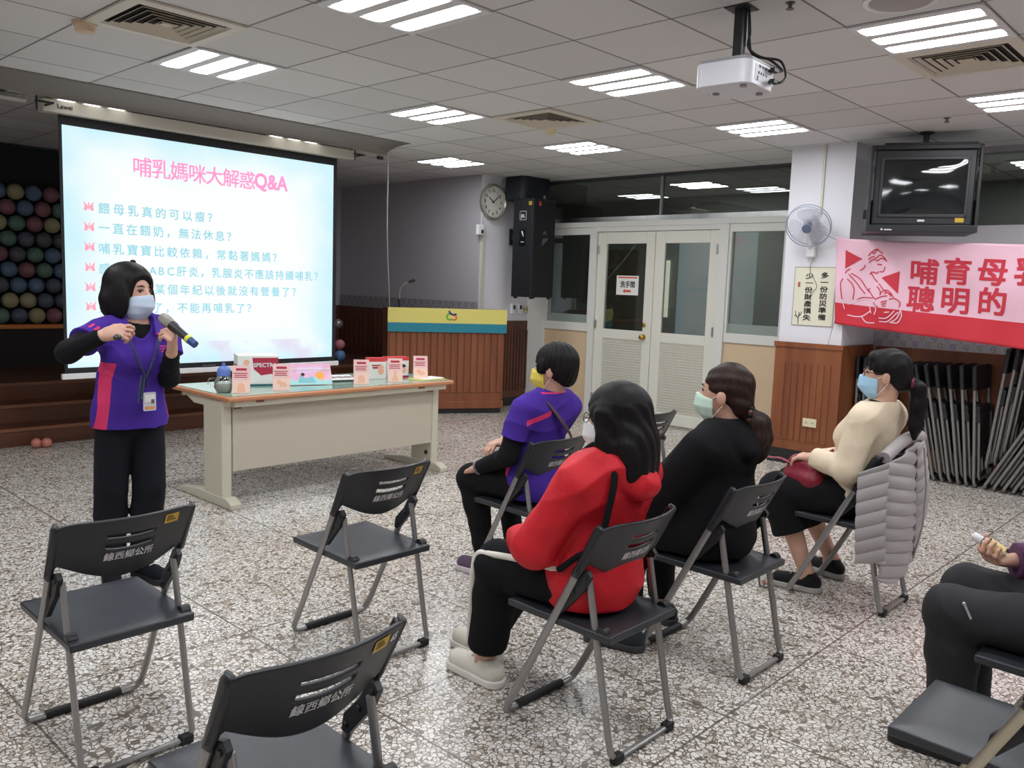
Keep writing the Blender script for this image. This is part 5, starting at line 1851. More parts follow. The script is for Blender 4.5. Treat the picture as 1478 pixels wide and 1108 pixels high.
    def shoe(self, S, d, mu, ms, sc=1.0, high=.085, label=None, name='shoe'):
        J = self.J
        a = J['an' + S]; d = unit(d)
        g = V(a[0], a[1], 0)
        F = Field(.0045)
        F.cone(g - d * .045 * sc + V(0, 0, .05), g + d * .14 * sc + V(0, 0, .042), .041 * sc, .038 * sc, .02)
        F.cone(g - d * .02 * sc + V(0, 0, .05), a * V(1, 1, 0) + V(0, 0, high) - d * .012, .040 * sc, .039 * sc, .02, clip=[(g + V(0, 0, high), V(0, 0, 1))])
        F.cut(g + V(0, 0, .018), (0, 0, -1))
        o = self.add(F, name, mu, label=label)
        F = Field(.0045)
        F.cone(g - d * .045 * sc + V(0, 0, .02), g + d * .145 * sc + V(0, 0, .02), .046 * sc, .043 * sc, .01, (V(0, 0, 1), .5))
        F.cut(g + V(0, 0, .002), (0, 0, -1)); F.cut(g + V(0, 0, .031), (0, 0, 1))
        so = F.build('sole', ms, self.base, o)
        mb = MB()
        l = V(-d[1], d[0], 0)
        for k in range(4):
            c = g + d * (.035 + .02 * k) * sc + V(0, 0, .097 - .008 * k)
            mb.tube([c - l * .018, c + V(0, 0, .005), c + l * .018], .0028, 6)
        for v in mb.bm.verts:
            v.co -= Vector(self.base)
        mb.build('laces', ms if ms is not M_RUBBER else WHITEC, o)
        return o

# ------------------------------------------------------------------ the presenter
def presenter():
    p = Person((1.69, 4.16, 0), (-.08, -.997, 0), (1.716, 4.150, 1.425), (.44, -.90, -.05), 1.08)
    f, l = p.f, p.l
    J = p.J
    J.update(pel=V(1.70, 4.15, .83), waist=V(1.705, 4.145, .98), chest=V(1.72, 4.14, 1.12),
             shL=V(1.885, 4.125, 1.235), shR=V(1.565, 4.155, 1.235), elR=V(1.38, 4.02, 1.155), wrR=V(1.485, 3.89, 1.238),
             elL=V(1.85, 4.04, 1.015), wrL=V(1.775, 3.845, 1.155),
             hipL=V(1.772, 4.13, .79), hipR=V(1.628, 4.15, .79), knL=V(1.766, 4.09, .47), knR=V(1.606, 4.15, .47), anL=V(1.755, 4.13, .09), anR=V(1.615, 4.19, .09))
    p.head(); p.neck((1.732, 4.14, 1.275))
    p.w = .92
    p.torso(p.body)
    for S in 'LR':
        p.arm(p.body, S); p.leg(p.body, S, r=(.062, .050, .050, .036))
    p.foot('L', (.12, -1, 0)); p.foot('R', (-.35, -1, 0))
    # right hand: pinches a clicker; left hand closes round the microphone
    p.hand('R', (.75, -.50, .22), (-.35, -.75, .6), per=((.45, .75, .5), (.7, .9, .6), (.8, 1.0, .7), (.9, 1.0, .7)), thumb=(.5, .5))
    p.hand('L', (-.10, -.35, .95), (.62, -.72, -.12), per=((.95, 1.1, .8), (1.0, 1.15, .8), (1.05, 1.15, .8), (1.1, 1.15, .8)), thumb=(.9, .7))
    p.finish('presenter standing in purple polo, speaking into a held microphone')
    p.eyes()
    # black turtleneck with long sleeves
    F = Field(.006)
    F.cone(p.nb - V(0, 0, .06), p.h(0, -.018, -.112), .072, .066, .03)
    p.torso(F, .008)
    for S in 'LR':
        p.arm(F, S, .011, .97)
    F.cut(V(1.7, 4.1, .80), (0, 0, -1)); F.cut(p.h(0, 0, -.118), (.1, -.25, 1))
    F.noise = wrinkles(.0025, 60)
    p.add(F, 'turtleneck', BLACKC, label='black turtleneck with long sleeves')
    # polo
    F = Field(.004)
    p.torso(F, .026)
    F.cone(J['pel'] - V(0, 0, .07), J['waist'], .176, .150, .03, (f, 1.20))
    for S in 'LR':
        sh, el = J['sh' + S], J['el' + S]
        e = sh + (el - sh) * .50
        F.cone(sh, e, .064, .070, .025, clip=[(e, unit(el - sh))])
    F.cone(p.nb - V(0, 0, .03), p.nb + V(0, 0, .03), .088, .080, .02)
    F.cut(V(1.7, 4.1, .775), (0, 0, -1))
    F.ell(p.nb + f * .06 + V(0, 0, .03), (.052, .10, .10), np.stack([l, f, V(0, 0, 1)], 1), .012, 's')
    F.cut(p.nb + V(0, 0, .045), -f * .45 + V(0, 0, 1))
    F.noise = wrinkles(.0055, 30, 1.3)
    def trim(c):
        q = (c - J['waist']) @ l
        a = (c - J['waist']) @ f
        z = c[:, 2]
        x0 = -.132 - .026 * np.clip((.98 - z) / .2, 0, 1) + .012 * np.clip((z - 1.0) / .1, 0, 1)
        side = allof(band(q, x0, .020), a + .01, 1.095 - z)
        sideL = allof(q - .125, band(a, .01, .035), 1.10 - z)
        sh, el = J['shR'], J['elR']
        d = unit(el - sh)
        v = c - sh
        t = v @ d
        n = unit(f - d * (f @ d)); w = np.cross(d, n)
        ang = np.arctan2(v @ w, v @ n)
        rad = np.linalg.norm(v - np.outer(t, d), axis=1)
        bars = allof(band(t, .068, .022), 1.3 - np.abs(ang), .06 * np.sin(ang * 15), -.015 - v @ l, .088 - rad)
        return anyof(side, sideL, bars)
    p.add(F, 'polo_shirt', POLO, None, 'purple polo shirt with pink side panels', trim=trim)
    # collar with pink edge lines
    for s in (-1, 1):
        mb = MB()
        n0 = p.nb + V(0, 0, .062) + l * s * .066 - f * .015
        A = [n0, p.nb + V(0, 0, .036) + l * s * .062 + f * .066, p.nb + V(0, 0, -.045) + l * s * .055 + f * .122, p.nb + V(0, 0, -.03) + l * s * .104 + f * .094, p.nb + V(0, 0, .028) + l * s * .102 - f * .01]
        vs = [mb.bm.verts.new(a) for a in A]
        mb.bm.faces.new(vs)
        c = p.addmb(mb, 'collar_flap', PURPLE, solid=.006)
        mb = MB(); mb.tube([A[4] + f * .004, A[3] + f * .006, A[2] + f * .006], .003, 6)
        for v in mb.bm.verts:
            v.co -= Vector(p.base)
        mb.build('pink_piping', HOTPINK, c)
    mb = MB()
    for k in range(3):
        mb.box(J['chest'] + f * .163 + l * .085 + V(0, 0, .055 - .012 * k), (.034 - .006 * k, .006, .005))
    p.addmb(mb, 'chest_mark', HOTPINK)
    # trousers
    F = Field(.006)
    F.cone(J['pel'] + l * .04, J['pel'] - l * .04, .112, .112, .03, (f, 1.12))
    F.cone(J['pel'], J['waist'] - V(0, 0, .10), .138, .128, .03, (f, 1.3))
    for S in 'LR':
        p.leg(F, S, .018, .97, clip=True, k=.010, r=(.070, .060, .058, .050))
    F.noise = wrinkles(.004, 30, 2.0, .8)
    p.add(F, 'trousers', NAVYC, label='dark navy trousers')
    p.shoe('L', (.12, -1, 0), NAVYC, M_RUBBER); p.shoe('R', (-.35, -1, 0), NAVYC, M_RUBBER)
    # bob hair
    F = Field(.005); s = p.hs
    E = lambda c, r, k=.03, op='u': F.ell(p.h(*c), V(*r) * s, p.HM, k, op)
    E((0, -.016, .036), (.094, .114, .100))
    E((0, -.040, -.035), (.108, .092, .075), .03)
    E((0, -.045, -.085), (.088, .078, .050), .03)
    for q in (-1, 1):
        E((q * .080, .012, -.035), (.024, .050, .080), .02)
    E((.008, .118, -.055), (.072, .082, .104), .012, 's')
    E((.022, .128, .022), (.070, .068, .064), .02, 's')
    F.cut(p.h(0, 0, -.122), (0.05, -.1, -1))
    HM, hc = p.HM, p.hc
    F.noise = lambda P:   .0012 * np.sin(np.arctan2(((P - hc) @ HM)[:, 0], ((P - hc) @ HM)[:, 1]) * 38 + 12 * ((P - hc) @ HM)[:, 2])
    p.add(F, 'hair', HAIR_BLACK)
    mb = MB(); mb.ball(p.h(-.045, -.03, .135), .012, 10, (1.2, .7, .8)); mb.tube(spline([p.h(-.05, -.02, .130), p.h(-.08, .0, .09), p.h(-.094, .005, .03)], 5), .004, 6)
    p.addmb(mb, 'hair_clip', BLACKC, smooth='all')
    p.mask(MASK_BLUE, 'pale blue face mask')
    # lanyard and badge
    c0 = J['chest'] + f * .165
    M_LAN = mat('lanyard_navy', (24, 30, 74), .6)
    mb = MB()
    tip = V(1.695, 3.938, 1.035)
    for s in (-1, 1):
        mb.tube(spline([p.nb + l * s * .07 + V(0, 0, .05), p.nb + l * s * .068 + f * .118 + V(0, 0, -.06), J['chest'] + l * s * .03 + f * .176 + V(0, 0, -.02), tip], 6), .0045, 6, flat=(.006, .002))
    mb.tube([tip, tip - V(0, 0, .05)], .005, 6)
    lan = p.addmb(mb, 'lanyard', M_LAN)
    mb = MB(); mb.tube([tip + V(-.012, -.006, .0), tip + V(-.03, -.012, -.10)], .007, 8); mb.tube([tip + V(-.026, -.008, .01), tip + V(-.045, -.01, -.12)], .006, 8)
    p.addmb(mb, 'clipped_pens', mat('pen_body', (70, 80, 112), .3, .3), smooth=True)
    g = frame_y(tip[0] + .01, tip[1] - .006, tip[2] - .115, R(5))
    mb = MB(); mb.poly(rrect(.062, .088, .006, 3), g, .004); b = p.addmb(mb, 'id_badge', mat('badge_clear', (206, 208, 216), .25))
    mb = MB(); mb.poly(rrect(.05, .036, .002, 2), g @ Matrix.Translation((0, .016, .005)))
    mb.mi = 1; mb.poly(rrect(.016, .02, .002, 2), g @ Matrix.Translation((.014, .0, .0056)))
    mb.mi = 2; mb.poly(rrect(.05, .014, .002, 2), g @ Matrix.Translation((0, -.03, .005)))
    for v in mb.bm.verts:
        v.co -= Vector(p.base)
    mb.build('badge_print', [M_PAPER, GREYINK, mat('badge_orange', (226, 150, 96), .5)], b, recalc=False)
    # held things
    hd, tl = V(1.752, 3.905, 1.322), V(1.822, 3.705, 1.200)
    ax = unit(hd - tl)
    L = np.linalg.norm(hd - tl)
    q = Vector((0, 0, 1)).rotation_difference(Vector(ax)).to_matrix().to_4x4()
    t = thing('microphone', 'wireless microphone with yellow and blue rings held by the presenter', 'microphone', tl)
    t.rotation_mode = 'QUATERNION'; t.rotation_quaternion = q.to_quaternion()
    MB().lathe([(0, .04), (.017, .04), (.018, .10), (.020, .155), (.022, L - .075), (.0, L - .075)], n=24).build('handle', M_BLACKPLASTIC, t, smooth=True)
    MB().lathe([(0, 0), (.017, 0), (.018, .04), (.0, .04)], n=24).build('blue_cap', mat('mic_blue', (38, 70, 132), .4), t, smooth=True)
    MB().lathe([(.0185, .038), (.0195, .042), (.0195, .055), (.0185, .058)], n=24).build('yellow_ring', mat('mic_yellow', (214, 216, 60), .4), t, smooth=True)
    MB().lathe([(.021, L - .078), (.025, L - .07), (.0275, L - .045), (.0275, L - .028), (.022, L - .008), (.010, L), (0, L)], n=28).build('grille_head', mat('mic_grille', (168, 164, 154), .35, .7, bump=(900, .6)), t, smooth=True)
    t = thing('presentation_clicker', 'small black clicker held in the presenter\'s right hand', 'clicker', (1.512, 3.80, 1.235), R(-30))
    MB().ball((0, 0, 0), .018, 16, (1.0, 1.9, .8)).build('body', M_BLACKPLASTIC, t, smooth='all')
    MB().cyl((0, -.028, 0), (0, -.045, .004), .004, n=8).build('tip', M_STEEL, t)
presenter()
# ------------------------------------------------------------------ seated people
def sit(base, hc, hf, J, hs=1.0, w=1.0, fwd=(0, 1, 0)):
    p = Person(base, fwd, hc, hf, hs)
    p.w = w
    p.J.update({k: V(*v) for k, v in J.items()})
    p.head()
    return p
def seat_limbs(p, nb, feet=((0, 1, 0), (0, 1, 0))):
    p.neck(nb)
    p.torso(p.body)
    for S, d in zip('LR', feet):
        p.arm(p.body, S); p.leg(p.body, S); p.foot(S, d)
def pants(p, m, label, o=.016, t1=.95, r=(.090, .064, .058, .044), amp=.0035, pred=None, mats=None):
    F = Field(.006)
    J = p.J
    F.cone(J['pel'] + p.l * .055, J['pel'] - p.l * .055, .112 * p.w + .01, .112 * p.w + .01, .03)
    for S in 'LR':
        p.leg(F, S, o, t1, clip=True, r=r)
    F.cut(V(0, 0, .449), (0, 0, -1)) if False else None
    F.noise = wrinkles(amp, 32, p.hc[0], .8)
    return p.add(F, 'trousers', mats or m, pred, label)
def glasses(p, m):
    mb = MB()
    for q in (-1, 1):
        mb.tube([p.h(q * .034 + .022 * math.cos(a), .098 - .004 * abs(math.cos(a)), .008 + .017 * math.sin(a)) for a in [2 * PI * i / 20 for i in range(20)]], .0014, 5, closed=True)
        mb.tube([p.h(q * .056, .094, .012), p.h(q * .078, .06, .012), p.h(q * .080, .0, .006), p.h(q * .078, -.012, -.006)], .0016, 5)
    mb.tube([p.h(-.012, .098, .012), p.h(0, .102, .015), p.h(.012, .098, .012)], .0014, 5)
    p.addmb(mb, 'glasses', m, smooth=True)

def person_purple():
    p = sit((3.18, 2.72, 0), (3.19, 2.705, 1.118), (-.36, .93, -.03), dict(
        pel=(3.18, 2.800, .545), waist=(3.18, 2.785, .67), chest=(3.18, 2.775, .835), shL=(3.015, 2.75, .915), shR=(3.345, 2.72, .92),
        elL=(2.965, 2.785, .69), wrL=(3.005, 3.03, .585), elR=(3.36, 2.88, .71), wrR=(3.125, 2.985, .715),
        hipL=(3.10, 2.805, .535), hipR=(3.26, 2.805, .535), knL=(3.05, 3.125, .505), knR=(3.30, 3.13, .505), anL=(3.065, 3.02, .10), anR=(3.37, 3.10, .10)), w=1.02)
    seat_limbs(p, (3.18, 2.725, .985), ((-.15, 1, 0), (.1, 1, 0)))
    p.hand('L', (.10, .85, -.38), (0, .35, .9), curl=(.35, .4, .3), thumb=(.2, .2))
    p.hand('R', (-.93, -.02, -.12), (-.15, .15, .95), curl=(.6, .65, .45), thumb=(.2, .2))
    p.finish('seated person in purple shirt with short black hair and yellow mask', SKIN)
    J, f, l = p.J, p.f, p.l
    p.eyes()
    F = Field(.006)
    for S in 'LR':
        p.arm(F, S, .012, .93)
    F.noise = wrinkles(.002, 60)
    p.add(F, 'arm_sleeves', BLACKC, label='black under sleeves')
    F = Field(.004)
    p.torso(F, .026)
    F.cone(J['pel'] - V(0, 0, .02) - f * .015, J['waist'], .158, .148, .03, (f, 1.2))
    for S in 'LR':
        sh, el = J['sh' + S], J['el' + S]
        e = sh + (el - sh) * .62
        F.cone(sh, e, .064, .068, .025, clip=[(e, unit(el - sh))])
    F.cone(p.nb - V(0, 0, .02), p.nb + V(0, 0, .035) - f * .008, .074, .062, .02)
    F.cut(V(0, 0, .455), (0, 0, -1))
    F.cut(p.nb + V(0, 0, .040), V(0, -.25, 1))
    F.noise = wrinkles(.006, 30, 3.1)
    def trim(c):
        q = (c - J['waist']) @ l; a = (c - J['waist']) @ f; z = c[:, 2]
        side = allof(q - .105, band(a, .03 + (.70 - z) * .28, .028), .79 - z)
        bar = allof(band(z, .909 - .35 * (q - .05), .014), q - .055, .19 - q, .01 - a)
        ring = allof(band(z, p.nb[2] + .018, .004), .09 - np.linalg.norm((c - p.nb)[:, :2], axis=1), .03 - a)
        return anyof(side, bar, ring)
    p.add(F, 'polo_shirt', POLO, None, 'purple polo with pink bar on the shoulder', trim=trim)
    pants(p, BLACKC, 'slim black trousers', r=(.086, .060, .050, .038))
    SH = cloth('plum_grey_knit', (96, 74, 98))
    SOLE = mat('pale_sole', (206, 200, 200), .6)
    p.shoe('L', (-.15, 1, 0), SH, SOLE); p.shoe('R', (.1, 1, 0), SH, SOLE)
    F = Field(.005)
    E = lambda c, r, k=.025, op='u': F.ell(p.h(*c), V(*r), p.HM, k, op)
    E((0, -.018, .038), (.089, .110, .098)); E((0, -.050, -.012), (.082, .070, .062)); E((0, -.072, -.052), (.056, .034, .036))
    for q in (-1, 1):
        E((q * .076, .035, .010), (.014, .030, .040), .015)
    E((0, .110, -.055), (.075, .075, .095), .012, 's')
    for q in (-1, 1):
        E((q * .088, .010, -.050), (.030, .040, .045), .012, 's')
    HM, hc = p.HM, p.hc
    F.noise = lambda P: .0025 * np.sin(np.arctan2(((P - hc) @ HM)[:, 0], ((P - hc) @ HM)[:, 1]) * 22 + 40 * ((P - hc) @ HM)[:, 2])
    p.add(F, 'hair', HAIR_BLACK)
    p.mask(MASK_YEL, 'yellow face mask')
    b = mat('strap_brown', (70, 48, 44), .6)
    mb = MB(); mb.tube(spline([p.nb + l * .085 + f * .06 + V(0, 0, .0), p.nb + l * .085 - f * .02 + V(0, 0, .012), J['chest'] + l * .02 - f * .142 + V(0, 0, .05), J['chest'] - l * .085 - f * .138 + V(0, 0, -.06), J['waist'] - l * .15 - f * .09 + V(0, 0, .02)], 8), .012, 8, flat=(.016, .004))
    p.addmb(mb, 'bag_strap', b, smooth=True)
    w = J['wrL']; d = unit(J['wrL'] - J['elL'])
    mb = MB()
    for i in range(18):
        a = 2 * PI * i / 18
        u = unit(np.cross(d, V(0, 0, 1))); v = np.cross(d, u)
        mb.ball(w - d * .006 + (u * math.cos(a) + v * math.sin(a)) * .034, .0065, 8)
    p.addmb(mb, 'bead_bracelet', mat('beads_grey', (150, 146, 150), .3), smooth='all')
person_purple()

def person_red():
    p = sit((2.285, 1.64, 0), (2.285, 1.655, 1.085), (-.22, .97, -.06), dict(
        pel=(2.285, 1.720, .545), waist=(2.285, 1.705, .66), chest=(2.285, 1.690, .81), shL=(2.115, 1.68, .885), shR=(2.455, 1.655, .885),
        elL=(2.06, 1.80, .655), wrL=(2.20, 1.985, .61), elR=(2.50, 1.80, .65), wrR=(2.36, 1.99, .61),
        hipL=(2.20, 1.725, .535), hipR=(2.37, 1.725, .535), knL=(2.16, 2.055, .51), knR=(2.40, 2.09, .51), anL=(2.225, 2.175, .10), anR=(2.37, 2.32, .10)), w=1.06)
    seat_limbs(p, (2.285, 1.655, .955))
    p.hand('L', (.55, .6, -.3), (-.3, .3, .9), curl=(.4, .4, .3)); p.hand('R', (-.55, .6, -.3), (.3, .3, .9), curl=(.4, .4, .3))
    p.finish('seated person in bright red hooded jacket with long black hair')
    J, f, l = p.J, p.f, p.l
    p.eyes()
    F = Field(.006)
    p.torso(F, .040)
    F.cone(J['pel'] - f * .01 - V(0, 0, .01), J['waist'], .172, .160, .03, (f, 1.12))
    F.cone(J['pel'] + f * .06 + V(0, 0, .02), J['waist'] + f * .04, .125, .12, .04)
    for S in 'LR':
        p.arm(F, S, .026, .97, r=(.050, .046, .046, .038))
    F.cone(p.nb - V(0, 0, .03), p.nb + V(0, 0, .045) - f * .005, .086, .072, .02)
    # hood lying on the back
    F.cone(p.nb + l * .075 - f * .055 - V(0, 0, .015), p.nb - l * .075 - f * .055 - V(0, 0, .015), .052, .052, .03)
    F.cone(p.nb + l * .10 - f * .02 + V(0, 0, .01), p.nb + l * .02 - f * .115 - V(0, 0, .07), .040, .050, .025)
    F.cone(p.nb - l * .10 - f * .02 + V(0, 0, .01), p.nb - l * .02 - f * .115 - V(0, 0, .07), .040, .050, .025)
    F.cone(p.nb - f * .08 - V(0, 0, .03), p.nb - f * .085 - V(0, 0, .16), .062, .022, .03)
    F.cut(V(0, 0, .452), (0, 0, -1)); F.cut(p.nb + V(0, 0, .050), V(0, -.2, 1))
    F.noise = wrinkles(.0075, 30, .7)
    p.add(F, 'hooded_jacket', REDC, label='bright red windbreaker with hood down')
    tr = pants(p, BLACKC, 'black trousers with a cream side stripe', o=.018, t1=.86, r=(.092, .068, .066, .060))
    hp, kn, an = J['hipL'], J['knL'], J['anL']
    mb = MB(); mb.tube(spline([hp + l * .105 + V(0, -.02, .058), hp * .5 + kn * .5 + l * .083 + V(0, 0, .060), kn + l * .064 + V(0, -.02, .056), kn + l * .060 + V(0, .052, .038), kn + l * .062 + V(0, .070, -.03), kn * .5 + an * .5 + l * .066 + V(0, .046, 0), an + l * .062 + V(0, .026, .06)], 8), .012, 8)
    for v in mb.bm.verts:
        v.co -= Vector(p.base)
    mb.build('side_stripe', WHITEC, tr, smooth='all')
    SH = cloth('white_knit_shoe', (222, 216, 202)); SOLE = mat('chunky_white_sole', (226, 222, 212), .55)
    p.shoe('L', (0, 1, 0), SH, SOLE, 1.06, .10, 'chunky white sneaker'); p.shoe('R', (.05, 1, 0), SH, SOLE, 1.06, .10, 'chunky white sneaker')
    F = Field(.005)
    E = lambda c, r, k=.03, op='u': F.ell(p.h(*c), V(*r), p.HM, k, op)
    E((0, -.016, .036), (.092, .112, .098)); E((0, -.060, -.06), (.098, .075, .10))
    E((.0, -.082, -.125), (.112, .058, .135), .03)
    for q in (-1, 1):
        F.cone(p.h(q * .082, .010, .03), p.h(q * .098, .0, -.20), .030, .030, .03)
    E((0, .120, -.06), (.070, .085, .125), .012, 's')
    F.cut(p.h(0, 0, -.245), V(.1, -.2, -1))
    HM, hc = p.HM, p.hc
    F.noise = lambda P: .002 * np.sin(((P - hc) @ HM)[:, 0] * 150 + 6 * np.sin(((P - hc) @ HM)[:, 2] * 12)) * (((P - hc) @ HM)[:, 2] < .06)
    p.add(F, 'hair', HAIR_BLACK)
    p.mask(MASK_WHITE, 'white face mask'); glasses(p, M_BLACKPLASTIC)
    mb = MB(); mb.tube(spline([p.nb + l * .09 + f * .07 + V(0, 0, .02), p.nb + l * .095 + V(0, 0, .055), p.nb + l * .115 - f * .085 - V(0, 0, .02), J['chest'] + l * .150 - f * .128 + V(0, 0, .0), J['chest'] + l * .180 - f * .115 - V(0, 0, .10), J['waist'] + l * .205 - f * .07 + V(0, 0, .0), J['waist'] + l * .21 - f * .0 - V(0, 0, .06)], 8), .013, 8, flat=(.012, .010))
    p.addmb(mb, 'bag_strap', BLACKC, smooth=True)
person_red()

def person_black():
    p = sit((3.11, 1.64, 0), (3.10, 1.71, 1.112), (-.30, .95, .0), dict(
        pel=(3.11, 1.720, .545), waist=(3.11, 1.715, .67), chest=(3.11, 1.715, .835), shL=(2.93, 1.70, .905), shR=(3.29, 1.68, .905),
        elL=(2.90, 1.87, .69), wrL=(3.02, 2.05, .62), elR=(3.34, 1.86, .69), wrR=(3.2, 2.05, .62),
        hipL=(3.02, 1.735, .535), hipR=(3.20, 1.735, .535), knL=(2.99, 2.07, .50), knR=(3.23, 2.08, .50), anL=(2.88, 1.985, .10), anR=(3.25, 2.05, .10)), w=1.08)
    seat_limbs(p, (3.11, 1.685, .975))
    p.hand('L', (.5, .7, -.3), (-.3, .3, .9), curl=(.4, .4, .3)); p.hand('R', (-.5, .7, -.3), (.3, .3, .9), curl=(.4, .4, .3))
    p.finish('seated person in loose black coat with brown low ponytail and mint mask')
    J, f, l = p.J, p.f, p.l
    p.eyes()
    GRN = cloth('deep_green_top', (34, 58, 54))
    F = Field(.006); F.cone(p.nb - V(0, 0, .05), p.nb + V(0, 0, .035), .076, .062, .02); F.cut(p.nb + V(0, 0, .03), V(0, .1, 1))
    p.add(F, 'green_collar', GRN)
    F = Field(.006)
    p.torso(F, .036)
    F.cone(J['pel'] - V(0, 0, .01), J['waist'], .180, .165, .03, (f, 1.10))
    F.cone(J['pel'] + f * .10 + V(0, 0, .02), J['chest'] + f * .03 - V(0, 0, .10), .165, .13, .04, (l, .9))
    for S in 'LR':
        p.arm(F, S, .030, .97, r=(.052, .052, .050, .042))
        F.cone(J['hip' + S] + f * .05, J['kn' + S] - f * .08, .120, .105, .04)
    for s in (-1, 1):
        F.cone(p.nb + l * s * .085 - f * .01 + V(0, 0, .0), p.nb + l * s * .03 - f * .105 - V(0, 0, .075), .036, .046, .025)
    F.cone(p.nb - f * .075 - V(0, 0, .04), p.nb - f * .09 - V(0, 0, .15), .06, .03, .03)
    F.ell(p.nb + f * .035 + V(0, 0, .035), (.062, .085, .075), None, .01, 's')
    F.cut(V(0, 0, .452), (0, 0, -1)); F.cut(p.nb + V(0, 0, .042), V(0, .0, 1))
    F.noise = wrinkles(.006, 26, 5.2)
    p.add(F, 'coat', BLACKC, label='loose black coat')
    pants(p, BLACKC, 'black trousers', t1=.95)
    SH = cloth('dark_slate_shoe', (44, 50, 58))
    p.shoe('L', (-.3, 1, 0), SH, mat('dark_sole', (60, 62, 66), .6)); p.shoe('R', (0, 1, 0), SH, MATS['dark_sole'])
    F = Field(.005)
    E = lambda c, r, k=.025, op='u': F.ell(p.h(*c), V(*r), p.HM, k, op)
    E((0, -.020, .036), (.083, .102, .094)); E((0, -.070, -.035), (.070, .048, .060))
    E((0, .105, -.050), (.080, .072, .105), .012, 's')
    for q in (-1, 1):
        E((q * .085, .012, -.055), (.030, .035, .050), .012, 's')
    F.chain([p.h(.0, -.105, -.075), p.h(.0, -.145, -.110), p.h(.0, -.155, -.165), p.h(.0, -.150, -.225), p.h(0, -.145, -.26)], [.030, .044, .046, .036, .016], .02)
    HM, hc = p.HM, p.hc
    F.noise = lambda P: .0018 * np.sin(((P - hc) @ HM)[:, 2] * 130 + ((P - hc) @ HM)[:, 0] * 60) * (((P - hc) @ HM)[:, 1] > -.11) + .003 * np.sin(((P - hc) @ HM)[:, 0] * 170) * (((P - hc) @ HM)[:, 1] < -.11)
    p.add(F, 'hair', HAIR_BROWN)
    mb = MB(); rd = random.Random(3)
    for i in range(14):
        a = 2 * PI * i / 14
        mb.mi = i % 2
        mb.ball(p.h(.033 * math.cos(a), -.112, -.078 + .033 * math.sin(a)), .012, 8)
    p.addmb(mb, 'hair_tie', [mat('tie_brown', (96, 62, 44), .5), HAIR_BLACK], smooth='all')
    p.mask(MASK_MINT, 'mint green face mask')
    mb = MB(); mb.tube([p.nb + V(.066 * math.cos(a), .066 * math.sin(a) + .004, .028 + .008 * math.sin(a)) for a in [2 * PI * i / 30 for i in range(30)]], .0018, 5, closed=True)
    p.addmb(mb, 'necklace', M_BRASS)
    mb = MB(); mb.ball(p.h(-.082, -.008, -.05), .004, 8); p.addmb(mb, 'earring', M_BRASS)
person_black()

